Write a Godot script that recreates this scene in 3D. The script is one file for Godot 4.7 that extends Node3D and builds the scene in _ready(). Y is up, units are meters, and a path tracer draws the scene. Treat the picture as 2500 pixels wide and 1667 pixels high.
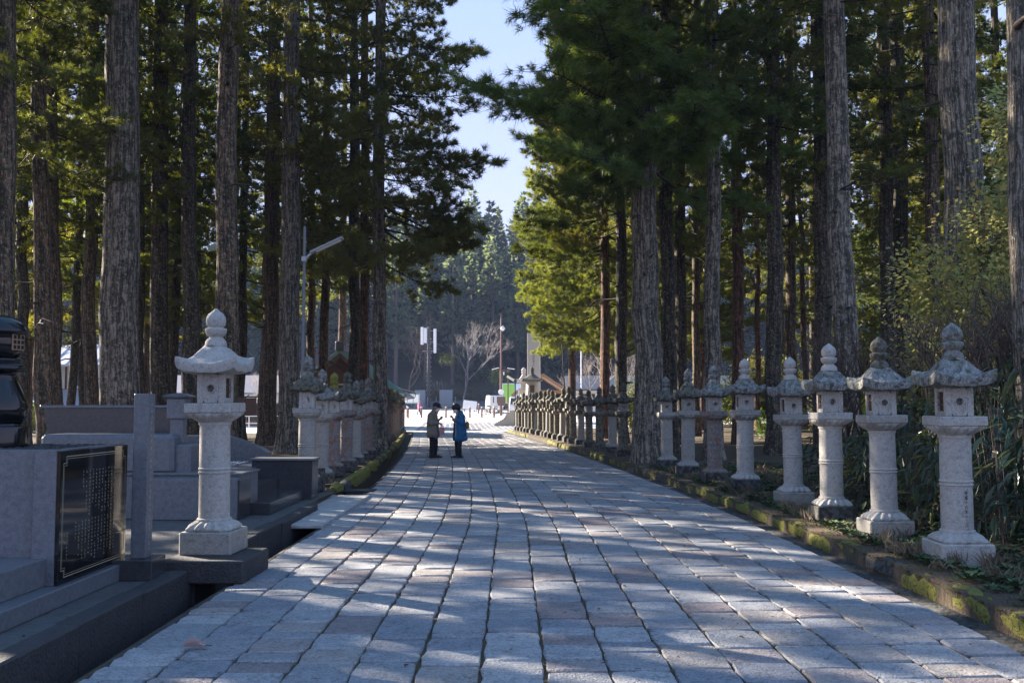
extends Node3D

# ---------------------------------------------------------------- mesh builder
class MB:
	var v := PackedVector3Array()
	var uv := PackedVector2Array()
	var ix := PackedInt32Array()
	var nn := PackedVector3Array()
	var col := PackedColorArray()

	func tri(a: Vector3, b: Vector3, c: Vector3) -> void:   # counter-clockwise from outside
		var k := v.size()
		v.append(a); v.append(c); v.append(b)
		uv.append(Vector2(0, 0)); uv.append(Vector2(1, 1)); uv.append(Vector2(1, 0))
		ix.append(k); ix.append(k + 1); ix.append(k + 2)

	func quad(a: Vector3, b: Vector3, c: Vector3, d: Vector3) -> void:   # counter-clockwise, one flat face with 0..1 texture coordinates
		var k := v.size()
		v.append(a); v.append(b); v.append(c); v.append(d)
		uv.append(Vector2(0, 1)); uv.append(Vector2(1, 1)); uv.append(Vector2(1, 0)); uv.append(Vector2(0, 0))
		for i in [0, 2, 1, 0, 3, 2]:
			ix.append(k + i)

	func away(a: Vector3, b: Vector3, c: Vector3, from: Vector3) -> void:
		if (b - a).cross(c - a).dot(a + b + c - from * 3.0) > 0.0:
			tri(a, b, c)
		else:
			tri(a, c, b)

	func grid(rows: Array, closed: bool, us := 1.0, vs := 1.0, flip := false) -> void:   # rows upwards, points round the y axis
		var n: int = rows[0].size()
		var k := v.size()
		var w := n + 1 if closed else n
		for i in rows.size():
			for j in w:
				v.append(rows[i][j % n])
				uv.append(Vector2(us * j / float(w - 1), vs * i / float(rows.size() - 1)))
		for i in rows.size() - 1:
			for j in w - 1:
				var a := k + i * w + j
				if flip:
					for q in [a, a + w, a + 1, a + 1, a + w, a + w + 1]:
						ix.append(q)
				else:
					for q in [a, a + 1, a + w, a + 1, a + w + 1, a + w]:
						ix.append(q)

	func cap(ring: PackedVector3Array, up: bool) -> void:
		var m := Vector3.ZERO
		for p in ring:
			m += p
		m /= ring.size()
		for j in ring.size():
			var a := ring[j]
			var b := ring[(j + 1) % ring.size()]
			if up:
				tri(m, b, a)
			else:
				tri(m, a, b)

	func box(size: Vector3, at := Vector3.ZERO, bevel := 0.0, turn := Basis()) -> void:   # «at» is the centre
		var h := size * 0.5
		var b := minf(bevel, minf(h.x, minf(h.y, h.z)) * 0.9)
		var p := func(sx: int, sy: int, sz: int, ax: int) -> Vector3:   # corner moved in from its two other faces
			var q := Vector3(sx * (h.x - (0.0 if ax == 0 else b)), sy * (h.y - (0.0 if ax == 1 else b)), sz * (h.z - (0.0 if ax == 2 else b)))
			return at + turn * q
		for s in [-1, 1]:
			for f in [[p.call(s, -1, -1, 0), p.call(s, 1, -1, 0), p.call(s, 1, 1, 0), p.call(s, -1, 1, 0)], [p.call(-1, s, -1, 1), p.call(1, s, -1, 1), p.call(1, s, 1, 1), p.call(-1, s, 1, 1)], [p.call(-1, -1, s, 2), p.call(1, -1, s, 2), p.call(1, 1, s, 2), p.call(-1, 1, s, 2)]]:
				away(f[0], f[1], f[2], at); away(f[0], f[2], f[3], at)
		if b <= 0.0:
			return
		for s in [-1, 1]:
			for t in [-1, 1]:
				for f in [[p.call(s, t, -1, 0), p.call(s, t, 1, 0), p.call(s, t, 1, 1), p.call(s, t, -1, 1)], [p.call(s, -1, t, 0), p.call(s, 1, t, 0), p.call(s, 1, t, 2), p.call(s, -1, t, 2)], [p.call(-1, s, t, 1), p.call(1, s, t, 1), p.call(1, s, t, 2), p.call(-1, s, t, 2)]]:
					away(f[0], f[1], f[2], at); away(f[0], f[2], f[3], at)
				for q in [-1, 1]:
					away(p.call(s, t, q, 0), p.call(s, t, q, 1), p.call(s, t, q, 2), at)

	func tube(pts: PackedVector3Array, rad: PackedFloat32Array, sides: int, us := 1.0, vs := 1.0) -> void:
		var rows := []
		var side := Vector3(0.13, 0.0, 1.0)
		for i in pts.size():
			var d := (pts[mini(i + 1, pts.size() - 1)] - pts[maxi(i - 1, 0)]).normalized()
			side = (side - d * side.dot(d)).normalized()
			var up := side.cross(d)
			var ring := PackedVector3Array()
			for j in sides:
				var a := TAU * j / sides
				ring.append(pts[i] + (side * cos(a) + up * sin(a)) * rad[i])
			rows.append(ring)
		grid(rows, true, us, vs)
		cap(rows[0], false); cap(rows[-1], true)

	func lathe(prof: Array, sides: int, at := Vector3.ZERO) -> void:   # [radius, height, sharp?] upwards
		var rings := []
		for q in prof:
			var ring := PackedVector3Array()
			for j in sides:
				var a := TAU * j / sides
				ring.append(at + Vector3(cos(a) * q[0], q[1], sin(a) * q[0]))
			if q.size() > 2 and rings.size():
				rings.append(ring)
				grid(rings, true)
				rings = []
			rings.append(ring)
		if rings.size() > 1:
			grid(rings, true)
		if prof[0][0] > 0.004:
			cap(_ring(prof[0], sides, at), false)
		if prof[-1][0] > 0.004:
			cap(_ring(prof[-1], sides, at), true)

	func _ring(q: Array, sides: int, at: Vector3) -> PackedVector3Array:
		var r := PackedVector3Array()
		for j in sides:
			r.append(at + Vector3(cos(TAU * j / sides) * q[0], q[1], sin(TAU * j / sides) * q[0]))
		return r

	func add(m: Mesh, t: Transform3D, tint: Color) -> void:   # a copy of a mesh, moved and tinted
		var a := m.surface_get_arrays(0)
		var k := v.size()
		v.append_array(t * (a[Mesh.ARRAY_VERTEX] as PackedVector3Array))
		nn.append_array(Transform3D(t.basis, Vector3.ZERO) * (a[Mesh.ARRAY_NORMAL] as PackedVector3Array))
		uv.append_array(a[Mesh.ARRAY_TEX_UV])
		for i in a[Mesh.ARRAY_INDEX]:
			ix.append(k + i)
		var c := PackedColorArray()
		c.resize(v.size() - k)
		c.fill(tint)
		col.append_array(c)

	func rect_path(a: Vector3, b: Vector3, w: float, h: float) -> void:   # a straight bar of rectangular section
		var d := (b - a).normalized()
		var s := d.cross(Vector3.UP if absf(d.y) < 0.95 else Vector3.RIGHT).normalized()
		box(Vector3(w, h, a.distance_to(b)), (a + b) * 0.5, minf(w, h) * 0.12, Basis(s, s.cross(d) * -1.0, d * -1.0).orthonormalized())

	func mesh(into: ArrayMesh = null) -> ArrayMesh:
		if nn.size() != v.size():
			nn = PackedVector3Array()
			nn.resize(v.size())
			for i in range(0, ix.size(), 3):
				var f := (v[ix[i + 2]] - v[ix[i]]).cross(v[ix[i + 1]] - v[ix[i]])
				nn[ix[i]] += f; nn[ix[i + 1]] += f; nn[ix[i + 2]] += f
			for i in nn.size():
				nn[i] = nn[i].normalized() if nn[i].length_squared() > 1e-20 else Vector3.UP
		var a := []
		a.resize(Mesh.ARRAY_MAX)
		a[Mesh.ARRAY_VERTEX] = v; a[Mesh.ARRAY_NORMAL] = nn; a[Mesh.ARRAY_TEX_UV] = uv; a[Mesh.ARRAY_INDEX] = ix
		if col.size() == v.size():
			a[Mesh.ARRAY_COLOR] = col
		var m := into if into else ArrayMesh.new()
		m.add_surface_from_arrays(Mesh.PRIMITIVE_TRIANGLES, a)
		return m

# ---------------------------------------------------------------- helpers
var rng := RandomNumberGenerator.new()
var M := {}
var taken := {}
var cache := {}

func rr(a: float, b: float) -> float:
	return rng.randf_range(a, b)

func numbered(called: String) -> String:
	taken[called] = taken.get(called, 0) + 1
	return called if taken[called] == 1 else "%s_%03d" % [called, taken[called] - 1]

func tag(o: Node3D, label: String, category: String, group := "", kind := "") -> Node3D:
	if label:
		o.set_meta("label", label)
	if category:
		o.set_meta("category", category)
	if group:
		o.set_meta("group", group)
	if kind:
		o.set_meta("kind", kind)
	return o

func thing(called: String, label: String, category: String, at := Vector3.ZERO, turn := 0.0, group := "") -> Node3D:
	var o := Node3D.new()
	o.name = numbered(called)
	add_child(o)
	o.position = at
	o.rotation.y = turn
	return tag(o, label, category, group)

func part(called: String, m: Mesh, mat: Material, parent: Node3D, at := Vector3.ZERO, turn := Vector3.ZERO) -> MeshInstance3D:
	var o := MeshInstance3D.new()
	o.name = called
	o.mesh = m
	if mat:
		o.material_override = mat
	o.position = at
	o.rotation = turn
	parent.add_child(o, true)
	return o

func structure(called: String, m: Mesh, mat: Material) -> MeshInstance3D:
	var o := MeshInstance3D.new()
	o.name = numbered(called)
	o.mesh = m
	o.material_override = mat
	add_child(o)
	o.set_meta("kind", "structure")
	return o

func bx(size: Vector3, bevel := 0.006) -> Mesh:   # a shared bevelled box that stands on y = 0
	var key := "b%s%s" % [size, bevel]
	if not cache.has(key):
		var b := MB.new()
		b.box(size, Vector3(0, size.y * 0.5, 0), bevel)
		cache[key] = b.mesh()
	return cache[key]

func scatter(called: String, mesh: Mesh, places: Array, tints: Array, parent: Node) -> MultiMeshInstance3D:
	var mm := MultiMesh.new()
	mm.transform_format = MultiMesh.TRANSFORM_3D
	mm.use_colors = true
	mm.mesh = mesh
	mm.instance_count = places.size()
	for i in places.size():
		mm.set_instance_transform(i, places[i])
		mm.set_instance_color(i, tints[i])
	var o := MultiMeshInstance3D.new()
	o.multimesh = mm
	o.name = called
	o.set_meta("kind", "stuff")
	parent.add_child(o, true)
	return o

func ordw(i: int) -> String:   # 0 -> first
	var one := ["first", "second", "third", "fourth", "fifth", "sixth", "seventh", "eighth", "ninth", "tenth", "eleventh", "twelfth", "thirteenth", "fourteenth", "fifteenth", "sixteenth", "seventeenth", "eighteenth", "nineteenth"]
	var ten := ["", "", "twent", "thirt", "fort", "fift", "sixt", "sevent", "eight"]
	if i < 19:
		return one[i]
	var n := i + 1
	return ten[n / 10] + ("ieth" if n % 10 == 0 else "y-" + one[n % 10 - 1])

# the road's course: how far its middle has swung at Z metres ahead, and how high the ground lies there
func bend(Z: float) -> float:
	if Z < 13.0:
		return 0.0
	if Z > 62.0:
		return -0.0186 * pow(49.0, 1.36) - 0.0186 * 1.36 * pow(49.0, 0.36) * (Z - 62.0) * 0.6
	return -0.0186 * pow(Z - 13.0, 1.36)

func rise(Z: float) -> float:
	return 0.00049 * maxf(0.0, Z - 62.0) ** 2

func soft(a: float, b: float, x: float) -> float:
	var t := clampf((x - a) / (b - a), 0.0, 1.0)
	return t * t * (3.0 - 2.0 * t)

# ---------------------------------------------------------------- textures and materials
func gray(freq: float, w: int, h: int, sd: int, type := FastNoiseLite.TYPE_SIMPLEX_SMOOTH, oct := 3) -> PackedByteArray:
	var n := FastNoiseLite.new()
	n.noise_type = type
	n.seed = sd
	n.frequency = freq
	n.fractal_octaves = oct
	n.fractal_type = FastNoiseLite.FRACTAL_FBM if oct > 1 else FastNoiseLite.FRACTAL_NONE
	var im := n.get_seamless_image(w, h)
	im.convert(Image.FORMAT_L8)
	return im.get_data()

func stretched(freq: float, w: int, h: int, tall: int, sd: int, oct := 3) -> PackedByteArray:   # fibres that run along v
	var im := Image.create_from_data(w, h, false, Image.FORMAT_L8, gray(freq, w, h, sd, FastNoiseLite.TYPE_SIMPLEX_SMOOTH, oct))
	im.resize(w, tall, Image.INTERPOLATE_CUBIC)
	return im.get_data()

func paint(w: int, h: int, fn: Callable) -> ImageTexture:   # fn(i) -> linear colour of pixel i
	var d := PackedByteArray()
	d.resize(w * h * 3)
	for i in w * h:
		var c: Color = fn.call(i)
		d[i * 3] = clampi(int(255.0 * pow(maxf(c.r, 0.0), 0.4545)), 0, 255)
		d[i * 3 + 1] = clampi(int(255.0 * pow(maxf(c.g, 0.0), 0.4545)), 0, 255)
		d[i * 3 + 2] = clampi(int(255.0 * pow(maxf(c.b, 0.0), 0.4545)), 0, 255)
	return ImageTexture.create_from_image(Image.create_from_data(w, h, false, Image.FORMAT_RGB8, d))

func graytex(w: int, h: int, d: PackedByteArray) -> ImageTexture:
	return ImageTexture.create_from_image(Image.create_from_data(w, h, false, Image.FORMAT_L8, d))

func plain(lin: Color, rough := 0.8, metal := 0.0) -> StandardMaterial3D:
	var m := StandardMaterial3D.new()
	m.albedo_color = lin.linear_to_srgb()
	m.roughness = rough
	m.metallic = metal
	return m

func mapped(tex: Texture2D, lin: Color, scale: float, rough: float, bump: Texture2D = null, depth := 0.5, world := true) -> StandardMaterial3D:
	var m := plain(lin, rough)
	m.albedo_texture = tex
	if scale > 0.0:
		m.uv1_triplanar = true
		m.uv1_world_triplanar = world
		m.uv1_scale = Vector3.ONE * scale
	if bump:
		m.heightmap_enabled = true
		m.heightmap_texture = bump
		m.heightmap_scale = depth
	return m

var T := {}

func make_materials() -> void:
	var S := 512
	var n := S * S
	var speck := gray(0.22, S, S, 3, FastNoiseLite.TYPE_VALUE, 2)
	var mid := gray(0.045, S, S, 5)
	var low := gray(0.012, S, S, 9)
	var blot := gray(0.02, S, S, 12, FastNoiseLite.TYPE_SIMPLEX_SMOOTH, 5)
	var r2 := RandomNumberGenerator.new()
	r2.seed = 77
	var white := PackedFloat32Array()
	white.resize(n)
	for i in n:
		white[i] = r2.randf()
	T.speck = graytex(S, S, speck)
	T.mid = graytex(S, S, mid)
	# clean granite: salt and pepper grains with faint stains (a factor round 0.8)
	T.granite = paint(S, S, func(i):
		var k := 0.82 + 0.75 * (speck[i] / 255.0 - 0.5) + 0.30 * (white[i] - 0.5) + 0.42 * (low[i] / 255.0 - 0.5)
		if white[i] > 0.985: k *= 0.35
		return Color(k, k, k * 1.01))
	# weathered granite: grey, with dark mould and pale lichen in blotches
	T.weathered = paint(S, S, func(i):
		var b := blot[i] / 255.0
		var m := mid[i] / 255.0
		var c := Color(0.24, 0.24, 0.23) * (0.75 + 0.9 * (speck[i] / 255.0 - 0.5) + 0.25 * (white[i] - 0.5))
		c = c.lerp(Color(0.055, 0.056, 0.045), smoothstep(0.50, 0.62, b * 0.7 + m * 0.3))
		c = c.lerp(Color(0.40, 0.41, 0.38), smoothstep(0.62, 0.70, m) * smoothstep(0.55, 0.35, b))
		c = c.lerp(Color(0.10, 0.11, 0.03), 0.75 * smoothstep(0.60, 0.68, low[i] / 255.0 * 0.5 + m * 0.5))
		return c)
	# granite that has stood for years: streaks of grime and brown stain
	T.aged = paint(S, S, func(i):
		var k := 0.86 + 0.70 * (speck[i] / 255.0 - 0.5) + 0.28 * (white[i] - 0.5) + 0.3 * (low[i] / 255.0 - 0.5)
		if white[i] > 0.985: k *= 0.35
		var c := Color(k, k * 0.985, k * 0.955)
		c = c.lerp(Color(0.42, 0.41, 0.38), 0.55 * smoothstep(0.54, 0.74, blot[i] / 255.0 * 0.75 + mid[i] / 255.0 * 0.25))
		c = c.lerp(Color(0.70, 0.64, 0.54), 0.35 * smoothstep(0.54, 0.72, low[i] / 255.0))
		return c)
	T.rust = paint(S, S, func(i):
		var b := blot[i] / 255.0
		var c := Color(0.27, 0.26, 0.25) * (0.8 + 0.7 * (speck[i] / 255.0 - 0.5) + 0.25 * (white[i] - 0.5))
		c = c.lerp(Color(0.26, 0.115, 0.055), 0.85 * smoothstep(0.47, 0.62, b * 0.6 + low[i] / 255.0 * 0.4))
		c = c.lerp(Color(0.07, 0.07, 0.06), 0.8 * smoothstep(0.58, 0.68, mid[i] / 255.0))
		return c)
	T.mould = paint(S, S, func(i):
		var b := blot[i] / 255.0
		var c := Color(0.13, 0.13, 0.12) * (0.8 + 0.7 * (speck[i] / 255.0 - 0.5))
		c = c.lerp(Color(0.028, 0.028, 0.024), smoothstep(0.30, 0.60, b * 0.7 + speck[i] / 255.0 * 0.3))
		return c)
	T.moss = paint(S, S, func(i):
		var b := blot[i] / 255.0
		var c := Color(0.150, 0.138, 0.018).lerp(Color(0.05, 0.06, 0.012), speck[i] / 255.0)
		c = c.lerp(Color(0.035, 0.03, 0.022), smoothstep(0.60, 0.72, b))
		return c * (0.7 + 0.6 * white[i]))
	T.floor = paint(S, S, func(i):   # forest floor: dark earth, needles, a little moss
		var b := blot[i] / 255.0
		var c := Color(0.045, 0.030, 0.020).lerp(Color(0.12, 0.078, 0.048), speck[i] / 255.0)
		c = c.lerp(Color(0.06, 0.065, 0.018), 0.8 * smoothstep(0.52, 0.66, b))
		return c * (0.55 + 0.9 * white[i]))
	T.stone = paint(S, S, func(i):   # paving granite, rough sawn and trodden
		var k := 0.80 + 0.75 * (speck[i] / 255.0 - 0.5) + 0.30 * (white[i] - 0.5) + 0.30 * (low[i] / 255.0 - 0.5) + 0.30 * (mid[i] / 255.0 - 0.5)
		if white[i] > 0.98: k *= 0.45
		return Color(k, k, k))
	T.concrete = paint(S, S, func(i):
		var k := 0.85 + 0.2 * (speck[i] / 255.0 - 0.5) + 0.35 * (low[i] / 255.0 - 0.5) + 0.25 * (blot[i] / 255.0 - 0.5)
		return Color(k, k, k * 0.98))
	# bark: fibres along the trunk, and lichen in spots
	var W := 512
	var Hh := 1024
	var f1 := stretched(0.03, W, 64, Hh, 21, 4)
	var f2 := stretched(0.10, W, 128, Hh, 22, 3)
	var sp := gray(0.028, W, Hh, 23, FastNoiseLite.TYPE_SIMPLEX_SMOOTH, 4)
	var sp2 := gray(0.09, W, Hh, 24, FastNoiseLite.TYPE_SIMPLEX_SMOOTH, 2)
	var st := gray(0.010, W, Hh, 25, FastNoiseLite.TYPE_SIMPLEX_SMOOTH, 4)
	var st2 := gray(0.014, W, Hh, 26, FastNoiseLite.TYPE_SIMPLEX_SMOOTH, 4)
	var hb := PackedByteArray()
	hb.resize(W * Hh)
	for i in W * Hh:
		hb[i] = clampi(int(f1[i] * 0.55 + f2[i] * 0.45), 0, 255)
	T.bark_h = graytex(W, Hh, hb)
	var barked := func(dark: Color, light: Color, lichen: Color, lo: float) -> ImageTexture:
		return paint(W, Hh, func(i):
			var h := smoothstep(0.33, 0.66, hb[i] / 255.0)
			var c: Color = dark.lerp(light, h)
			var s := smoothstep(lo, lo + 0.07, sp[i] / 255.0 * 0.55 + sp2[i] / 255.0 * 0.45) * (0.35 + 0.65 * h)
			c *= 0.55 + 0.9 * smoothstep(0.30, 0.62, st[i] / 255.0)
			c = c.lerp(Color(0.035, 0.045, 0.014), 0.6 * smoothstep(0.58, 0.72, st2[i] / 255.0))
			return c.lerp(lichen, s))
	T.bark_brown = barked.call(Color(0.017, 0.011, 0.007), Color(0.125, 0.078, 0.045), Color(0.25, 0.245, 0.19), 0.58)
	T.bark_grey = barked.call(Color(0.036, 0.029, 0.022), Color(0.185, 0.158, 0.128), Color(0.32, 0.315, 0.28), 0.59)
	T.bark_dark = barked.call(Color(0.012, 0.009, 0.006), Color(0.068, 0.048, 0.031), Color(0.20, 0.21, 0.16), 0.58)
	T.bark_red = barked.call(Color(0.035, 0.018, 0.011), Color(0.17, 0.085, 0.052), Color(0.22, 0.18, 0.14), 0.64)
	for k in ["brown", "grey", "dark", "red"]:
		M["bark_" + k] = mapped(T["bark_" + k], Color(1.25, 1.22, 1.15), 0.0, 0.9, T.bark_h, 6.0)
	# stones
	M.pale = mapped(T.aged, Color(0.47, 0.455, 0.43), 1.3, 0.8, T.speck, 0.35)
	M.grey = mapped(T.aged, Color(0.36, 0.35, 0.325), 1.3, 0.8, T.speck, 0.35)
	M.weathered = mapped(T.weathered, Color(1.15, 1.15, 1.15), 1.1, 0.9, T.mid, 1.2)
	M.weathered_dark = mapped(T.weathered, Color(0.70, 0.66, 0.56), 0.9, 0.92, T.mid, 1.5)
	M.weathered_brown = mapped(T.weathered, Color(0.95, 0.88, 0.72), 0.9, 0.9, T.speck, 0.8)
	M.dark_stone = mapped(T.granite, Color(0.050, 0.050, 0.050), 1.2, 0.85, T.mid, 0.8)
	M.rust = mapped(T.rust, Color(1, 1, 1), 0.9, 0.85, T.speck, 0.5)
	M.mould = mapped(T.mould, Color(1, 1, 1), 0.8, 0.92, T.mid, 1.0)
	M.tomb = mapped(T.granite, Color(0.155, 0.165, 0.18), 2.2, 0.35)
	M.tomb_dark = mapped(T.granite, Color(0.055, 0.055, 0.058), 2.2, 0.18)
	M.black = plain(Color(0.009, 0.009, 0.010), 0.06)
	M.moss = mapped(T.moss, Color(2.1, 2.1, 1.8), 1.6, 1.0, T.speck, 2.0)
	M.floor = mapped(T.floor, Color(1, 1, 1), 0.55, 1.0, T.speck, 3.0)
	M.concrete = mapped(T.concrete, Color(0.42, 0.41, 0.40), 0.5, 0.85, T.speck, 0.3)
	M.kerb = mapped(T.mould, Color(0.75, 0.75, 0.75), 1.0, 0.9, T.mid, 1.0)
	M.plaza = mapped(T.concrete, Color(0.62, 0.61, 0.60), 0.13, 0.9)
	M.asphalt = mapped(T.concrete, Color(0.085, 0.085, 0.09), 0.2, 0.9)
	M.bed = mapped(T.floor, Color(1.0, 1.0, 0.9), 1.3, 1.0)
	M.hill_floor = mapped(T.floor, Color(0.5, 0.62, 0.6), 0.1, 1.0)
	M.hole = plain(Color(0.012, 0.012, 0.012), 0.95)
	# leaves
	M.needles = plain(Color(0.120, 0.150, 0.050), 0.55)
	M.needles.vertex_color_use_as_albedo = true
	M.needles.backlight_enabled = true
	M.needles.backlight = Color(0.95, 0.96, 0.45)
	M.leaf = plain(Color(0.095, 0.115, 0.032), 0.45)
	M.leaf.vertex_color_use_as_albedo = true
	M.leaf.backlight_enabled = true
	M.leaf.backlight = Color(0.80, 0.85, 0.35)
	M.far_needles = plain(Color(0.034, 0.066, 0.038), 0.8)
	M.far_needles.vertex_color_use_as_albedo = true
	M.far_needles.backlight_enabled = true
	M.far_needles.backlight = Color(0.5, 0.55, 0.35)
	M.wood = plain(Color(0.045, 0.033, 0.024), 0.9)
	M.twig_pale = plain(Color(0.30, 0.26, 0.25), 0.8)
	M.twig_grey = plain(Color(0.17, 0.155, 0.155), 0.85)
	M.twig = plain(Color(0.10, 0.075, 0.062), 0.9)
	# man-made
	M.steel = plain(Color(0.30, 0.32, 0.34), 0.4, 0.6)
	M.white = plain(Color(0.74, 0.74, 0.75), 0.5)
	M.brown_metal = plain(Color(0.13, 0.07, 0.055), 0.5)
	M.dark_metal = plain(Color(0.02, 0.02, 0.022), 0.45)
	M.timber = plain(Color(0.10, 0.055, 0.035), 0.8)
	M.timber_pale = plain(Color(0.30, 0.18, 0.10), 0.8)
	M.plaster = plain(Color(0.60, 0.57, 0.52), 0.9)
	M.copper = plain(Color(0.13, 0.24, 0.21), 0.7)
	M.tile = plain(Color(0.055, 0.058, 0.065), 0.45)
	M.roof_light = plain(Color(0.50, 0.50, 0.53), 0.5)
	M.glass = plain(Color(0.02, 0.025, 0.03), 0.08)
	M.lens = plain(Color(0.75, 0.75, 0.72), 0.3)
	M.rubber = plain(Color(0.015, 0.015, 0.015), 0.8)
	M.gold = plain(Color(0.42, 0.36, 0.22), 0.5)
	M.ink = plain(Color(0.02, 0.02, 0.02), 0.9)

func _ready() -> void:
	rng.seed = 4711
	# --- camera
	var cam := Camera3D.new()
	cam.name = "camera"
	add_child(cam)
	cam.position = Vector3(0, 1.54, 0)
	cam.rotation_degrees = Vector3(3.777, 0, 0)
	cam.fov = 37.85
	cam.near = 0.1
	cam.far = 1500.0
	cam.current = true
	# --- sky and haze
	var env := Environment.new()
	env.background_mode = Environment.BG_SKY
	var sm := ProceduralSkyMaterial.new()
	sm.sky_top_color = Color(0.054, 0.118, 0.235).linear_to_srgb()
	sm.sky_horizon_color = Color(0.203, 0.206, 0.288).linear_to_srgb()
	sm.sky_curve = 0.34
	sm.ground_bottom_color = Color(0.06, 0.055, 0.05).linear_to_srgb()
	sm.ground_horizon_color = Color(0.13, 0.13, 0.15).linear_to_srgb()
	sm.sun_angle_max = 20.0
	env.sky = Sky.new()
	env.sky.sky_material = sm
	env.tonemap_mode = Environment.TONE_MAPPER_LINEAR
	env.tonemap_exposure = 5.0
	env.sdfgi_enabled = true
	env.ssao_enabled = true
	env.ssil_enabled = true
	env.fog_enabled = true
	env.fog_mode = Environment.FOG_MODE_EXPONENTIAL
	env.fog_light_color = Color(0.72, 0.80, 0.98)
	env.fog_density = 0.0004
	var we := WorldEnvironment.new()
	we.name = "world"
	we.environment = env
	add_child(we)
	# --- the sun: low, ahead and to the left
	var sun := DirectionalLight3D.new()
	sun.name = "sun"
	add_child(sun)
	sun.light_energy = 1.6
	sun.light_color = Color(1.0, 0.94, 0.87)
	sun.light_angular_distance = 0.5
	sun.shadow_enabled = true
	sun.sky_mode = DirectionalLight3D.SKY_MODE_LIGHT_ONLY
	sun.rotation_degrees = Vector3(-24.0, 180.0 + 54.0, 0)

	make_materials()
	build_ground()
	build_paving()
	build_kerbs()
	build_hill()
	build_forest()
	build_undergrowth()
	build_buildings()
	build_lanterns()
	build_tombs()
	build_plaza_things()
	build_people()
	build_litter()

# ---------------------------------------------------------------- the setting
var bumps := FastNoiseLite.new()

func ground_y(x: float, Z: float) -> float:
	var u := x - bend(Z)
	var k := 0.07 * bumps.get_noise_2d(x * 3.0, Z * 3.0)
	var y := 0.0
	if u < -2.95:
		y = 0.10 + 0.012 * minf(-u - 2.95, 20.0) + k * soft(0.3, 3.0, -u - 2.95)
		if Z < 17.0:
			y = minf(y, 0.10)
	elif u < -2.52:
		y = -0.33
	elif u < 3.25:
		y = -0.12
	elif u < 3.44:
		y = -0.05
	else:
		y = 0.13 + 0.03 * minf(u - 3.44, 20.0) + k * soft(0.2, 2.0, u - 3.44) + 0.5 * soft(5.0, 9.0, u) * soft(22.0, 12.0, Z)
	var far := soft(60.0, 64.0, Z)
	if x < -14.0:
		far = maxf(far, soft(50.0, 58.0, Z))
	return lerpf(y, -0.05, far) + rise(Z)

func build_ground() -> void:
	bumps.seed = 5
	bumps.frequency = 0.1
	var us := [-400.0, -200.0, -120.0, -80.0, -60.0, -48.0, -40.0, -34.0, -29.0, -25.0, -22.0, -19.0, -17.0, -15.0, -13.0, -11.5, -10.0, -9.0, -8.0, -7.0, -6.2, -5.5, -4.8, -4.2, -3.7, -3.3, -2.96, -2.94, -2.53, -2.51, 0.0, 3.24, 3.26, 3.43, 3.45, 3.8, 4.2, 4.7, 5.2, 5.8, 6.5, 7.3, 8.1, 9.0, 10.0, 11.5, 13.0, 15.0, 17.0, 19.0, 22.0, 25.0, 29.0, 34.0, 40.0, 48.0, 60.0, 80.0, 120.0, 200.0, 400.0]
	var rows := []
	var Z := -60.0
	while Z < 132.0:
		var row := PackedVector3Array()
		for u in us:
			var x: float = u + bend(Z)
			row.append(Vector3(x, ground_y(x, Z), -Z))
		rows.append(row)
		Z += 20.0 if Z < -20.0 else 5.0 if Z < 0.0 else 0.8 if Z < 66.0 else 3.0
	var b := MB.new()
	b.grid(rows, false, 1, 1, true)
	structure("ground", b.mesh(), M.floor)
	# plaza beyond the wood, and the road across it
	for strip in [["plaza", 63.0, 112.0, -60.0, 45.0, 0.004, M.plaza], ["plaza_forecourt", 57.5, 62.98, -60.0, -12.0, 0.006, M.plaza], ["asphalt_road", 112.0, 131.0, -150.0, 110.0, 0.008, M.asphalt]]:
		var r := []
		for i in 21:
			var z: float = lerpf(strip[1], strip[2], i / 20.0)
			r.append(PackedVector3Array([Vector3(strip[3], rise(z) + strip[5], -z), Vector3(lerpf(strip[3], strip[4], 0.5), rise(z) + strip[5], -z), Vector3(strip[4], rise(z) + strip[5], -z)]))
		var s := MB.new()
		s.grid(r, false, 1, 1, true)
		structure(strip[0], s.mesh(), strip[6])
	# concrete gutters along both edges of the paving
	for side in [[-2.53, -2.44, -0.015, "left"], [3.215, 3.42, -0.025, "right"]]:
		var r := []
		Z = 1.0
		while Z < 63.0:
			var x0: float = side[0] + bend(Z)
			var x1: float = side[1] + bend(Z)
			var w := 0.012 * bumps.get_noise_2d(Z * 9.0, side[0])
			r.append(PackedVector3Array([Vector3(x0 - w, -0.36, -Z), Vector3(x0 + w, side[2] - 0.02 + w, -Z), Vector3(x1, side[2] + w * 0.5, -Z), Vector3(x1 + 0.01, -0.1, -Z)]))
			Z += 0.5
		var s := MB.new()
		s.grid(r, false, 1, 1, true)
		structure("gutter_edge", s.mesh(), M.kerb)

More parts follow.
